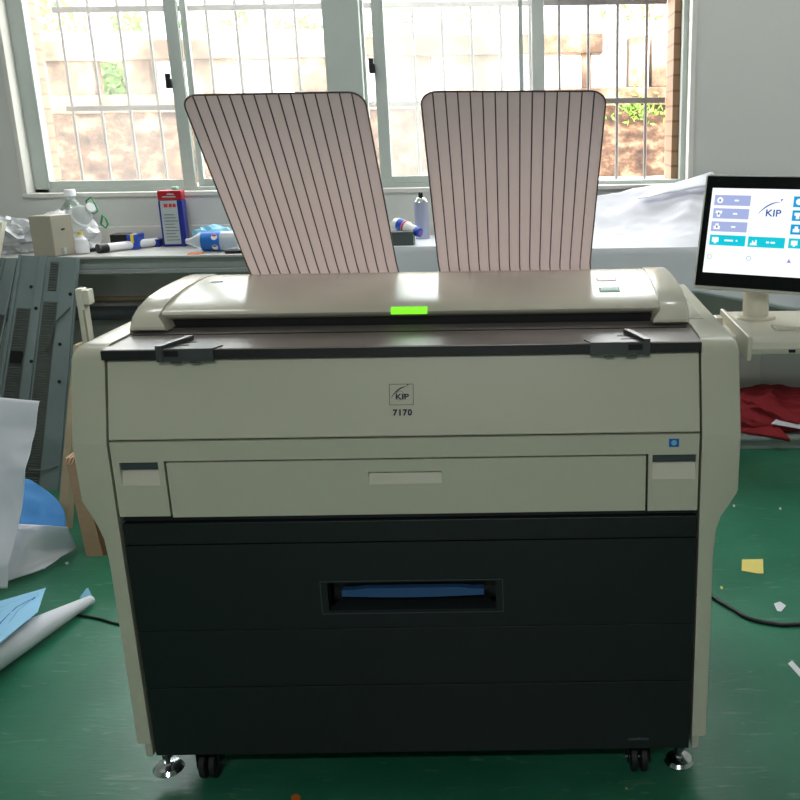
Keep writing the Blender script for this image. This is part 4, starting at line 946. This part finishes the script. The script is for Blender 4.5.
def fw_(u, v):
    p = f(u, v); tip = AZ(77, 547, .012); w_ = max(0, 1-abs(v-.52)/.5)*max(0, (u-.6)/.4); tgt = tip
    base = f(1, .52); return p+(tgt-base)*w_**1.0
o = surf(fw_, 50, 40).build('folded_white_sheet', M['paper'], None, (-1.6, 3.1, 0), solid=.0012); tag(o, 'crumpled white sheet on the floor, below the bright blue sheet', 'paper')
# flat light-blue drawing with fine lines
c00, c10, c11, c01 = AZ(-40, 676, .125), AZ(38, 612, .115), AZ(46, 588, .09), AZ(-40, 613, .06)
f = sheet_fn(c00, c10, c11, c01, .004, 5, 11, .012, nrm=Vector((0, 0, 1)))
o = surf(f, 40, 30).build('light_blue_drawing', M['paper_blue'], None, (-1.4, 2.8, 0), solid=.001); tag(o, 'light blue technical drawing lying on the curled white sheet', 'drawing')
ribbon(f, [(.30, .16), (.5, .36), (.68, .54), (.84, .64)], .011, 'drawn_line', M['ink'], o); ribbon(f, [(.44, .08), (.7, .4), (.9, .7)], .005, 'drawn_line', M['ink_soft'], o)
ribbon(f, [(.3, .72), (.6, .78), (.92, .84), (.93, .66)], .003, 'drawn_line', M['ink_soft'], o); ribbon(f, [(.86, .60), (.90, .66)], .022, 'drawn_mark', M['ink'], o)
# curled sheet: front edge on the floor, belly rolls up and back under the drawing
A0, A1 = AZ(-45, 716, .003), AZ(95, 604, .003)
ax = (A1-A0); axn = ax.normalized(); side = Vector((-axn.y, axn.x, 0))
def fr2(u, v):
    rad = .074*(1-u)+.014*u; a = R(-75)+R(235)*v
    c = A0+ax*u+side*rad*.9+Vector((0, 0, rad+.001)); r2 = rad*(1+.07*crumple(u*.9, v, 3, 5)*math.sin(PI*v)); r2 *= 1+.16*max(0, v-.6)
    return c+(-side*math.cos(a)*r2+Vector((0, 0, math.sin(a)*r2*(1 if math.sin(a) > 0 else .95))))
rl = surf(fr2, 60, 30).build('curled_white_sheet', M['paper'], None, tuple((A0+A1)/2), solid=.001); tag(rl, 'curled white sheet with a blue corner on the green floor', 'paper')
mb = MB(); t0, t1, t2 = AY(79.5, 598, A1.y+.03), AY(87, 588, A1.y+.06), AY(95, 602.5, A1.y+.005)
g = sheet_fn(t0, t2, t1+Vector((.004, 0, 0)), t1, .001, 4, 2)
surf(g, 8, 8).build('blue_corner', M['paper_blue'], rl, solid=.001)
# cables and scraps
def cable(name, px, label, r=.004):
    pts = [AZ(u, v, r) for u, v in px]; P_ = []
    for i in range(len(pts)-1):
        p0 = pts[max(i-1, 0)]; p1 = pts[i]; p2 = pts[i+1]; p3 = pts[min(i+2, len(pts)-1)]
        for k in range(8):
            t_ = k/8; P_.append(.5*((2*p1)+(p2-p0)*t_+(2*p0-5*p1+4*p2-p3)*t_*t_+(3*p1-p0-3*p2+p3)*t_**3))
    P_.append(pts[-1]); o = MB().tube(P_, r, 8).build(name, M['cable'], None, P_[len(P_)//2].to_tuple()); tag(o, label, 'cable')
cable('power_cable', [(660, 560), (690, 580), (716, 599), (731, 608), (748, 618), (770, 623), (790, 624.5), (830, 620), (900, 600)], 'thick black cable curving over the floor right of the printer', .0065)
cable('thin_cable', [(60, 612), (84, 616), (100, 619), (118, 624), (150, 628), (200, 630)], 'thin black cable between the rolled sheet and the printer', .004)
def scrap(name, px, m, label, cat='paper scrap', h=.002):
    pts = [AZ(u, v, .0) for u, v in px]; c = sum(pts, Vector())/len(pts)
    o = MB().prism([(p.x, p.y) for p in pts][::-1], 'z', .0005, h).build(name, m, None, (c.x, c.y, 0), smooth=False); tag(o, label, cat)
scrap('yellow_note', [(742, 560), (763, 559.5), (763.5, 574), (758, 574), (741.5, 571)], M['yellow'], 'square yellow paper note on the green floor', 'note')
scrap('white_paper_scrap', [(774, 604), (780, 602), (786, 606), (781, 612), (777, 611)], M['paper'], 'small white torn scrap just above the thick black cable')
scrap('white_paper_strip', [(788, 664), (792, 661), (806, 676), (806, 684)], M['paper'], 'white paper strip cut by the right frame edge on the floor')
scrap('orange_scrap', [(291, 797), (296, 794), (301, 797), (299, 806), (292, 806)], M['orange'], 'tiny orange scrap on the floor in front of the printer')
scrap('tan_crumb', [(625, 788), (627, 787.5), (628, 789), (626, 790)], M['tan_bit'], 'tiny tan crumb on the floor under the printer right side', 'crumb')
scrap('pale_crumb', [(733, 505), (735, 505), (735, 507), (733, 507)], M['paper'], 'tiny pale crumb on the floor beside the printer right notch', 'crumb')
scrap('white_crumb', [(779, 508), (781, 507.5), (781.5, 509.5), (779.5, 510)], M['paper'], 'tiny white crumb on the floor below the red cloth', 'crumb')
scrap('yellow_crumb', [(720, 587), (722.5, 586.5), (723, 589), (721, 589.5)], M['yellow'], 'tiny yellow crumb on the floor left of the yellow note', 'crumb')
scrap('paper_crumb', [(65, 563), (68, 562), (69, 564), (66, 565)], M['paper'], 'tiny white crumb on the floor right of the folded sheet', 'crumb')
# ================================================================== ADDED CEILING LAMPS (unseen fittings put in to brighten the room)
def lamp(x, y, label):
    t = thing('added_lamp', (x, y, ZC), label, 'ceiling lamp', 'added fluorescent ceiling lamps')
    B(x-.62, x+.62, y-.07, y+.07, ZC-.05, ZC).build('added_lamp_housing', M['added_lamp_body'], t, bev=.004, smooth=False)
    MB().tube([(x-.6, y, ZC-.075), (x+.6, y, ZC-.075)], .014, 12).build('added_lamp_tube', M['added_lamp_tube'], t)
lamp(-1.6, 3.2, 'added fluorescent ceiling lamp over the left of the room'); lamp(1.3, 3.2, 'added fluorescent ceiling lamp over the right of the room'); lamp(-.3, -1.6, 'added fluorescent ceiling lamp behind the camera for front fill')
# ================================================================== LIGHT
w = bpy.data.worlds.new('World'); scene.world = w; w.use_nodes = True
nt = w.node_tree; bg = nt.nodes['Background']
bg.inputs[0].default_value = (.93, .97, 1, 1); bg.inputs[1].default_value = 10.0
sun = bpy.data.lights.new('sun', 'SUN'); sun.energy = 4.5; sun.angle = R(2); sun.color = (1, .98, .94)
so = bpy.data.objects.new('sun', sun); col.objects.link(so)
dirv = Vector((.35, .75, -1.15)).normalized(); so.rotation_euler = dirv.to_track_quat('-Z', 'Y').to_euler(); so.location = (0, 0, 10)
def area(name, loc, sx_, sy_, aim, e, c=(1, 1, 1)):
    l = bpy.data.lights.new(name, 'AREA'); l.shape = 'RECTANGLE'; l.size = sx_; l.size_y = sy_; l.energy = e; l.color = c
    o = bpy.data.objects.new(name, l); col.objects.link(o); o.location = loc; o.rotation_euler = Vector(aim).to_track_quat('-Z', 'Y').to_euler(); return o
for x, y, e_ in ((-1.6, 3.2, 15), (1.3, 3.2, 17), (-.3, -1.6, 38)): area('added_fill_light', (x, y, ZC-.10), 1.2, .06, (0, .25, -1), e_, (.97, .98, 1))  # fill lights added under the unseen lamps; the last one brightens the printer front
for nm, lc, a_, b_, am in (('window_portal', (-.885, YW+.32, 1.97), 3.3, 1.55, (0, -1, 0)), ('rear_opening_portal', (-.9, YB-.22, .5), 1.2, 1.0, (0, 1, 0))):
    o = area(nm, lc, a_, b_, am, 1); o.data.cycles.is_portal = True
# ================================================================== CAMERA
cd = bpy.data.cameras.new('camera'); co = bpy.data.objects.new('camera', cd); col.objects.link(co); scene.camera = co
cd.sensor_width = 36; cd.sensor_fit = 'HORIZONTAL'; cd.lens = 36*F_PX/800; cd.shift_x = -(CX-400)/800; cd.shift_y = 0; cd.clip_start = .05
mw = Matrix.Identity(4)
for i in range(3): mw[i][0] = rt[i]; mw[i][1] = up[i]; mw[i][2] = -fw[i]; mw[i][3] = CAM[i]
co.matrix_world = mw
vs = scene.view_settings; vs.view_transform = 'Standard'; vs.look = 'None'; vs.gamma = 1; vs.use_curve_mapping = False; vs.exposure = 0.12
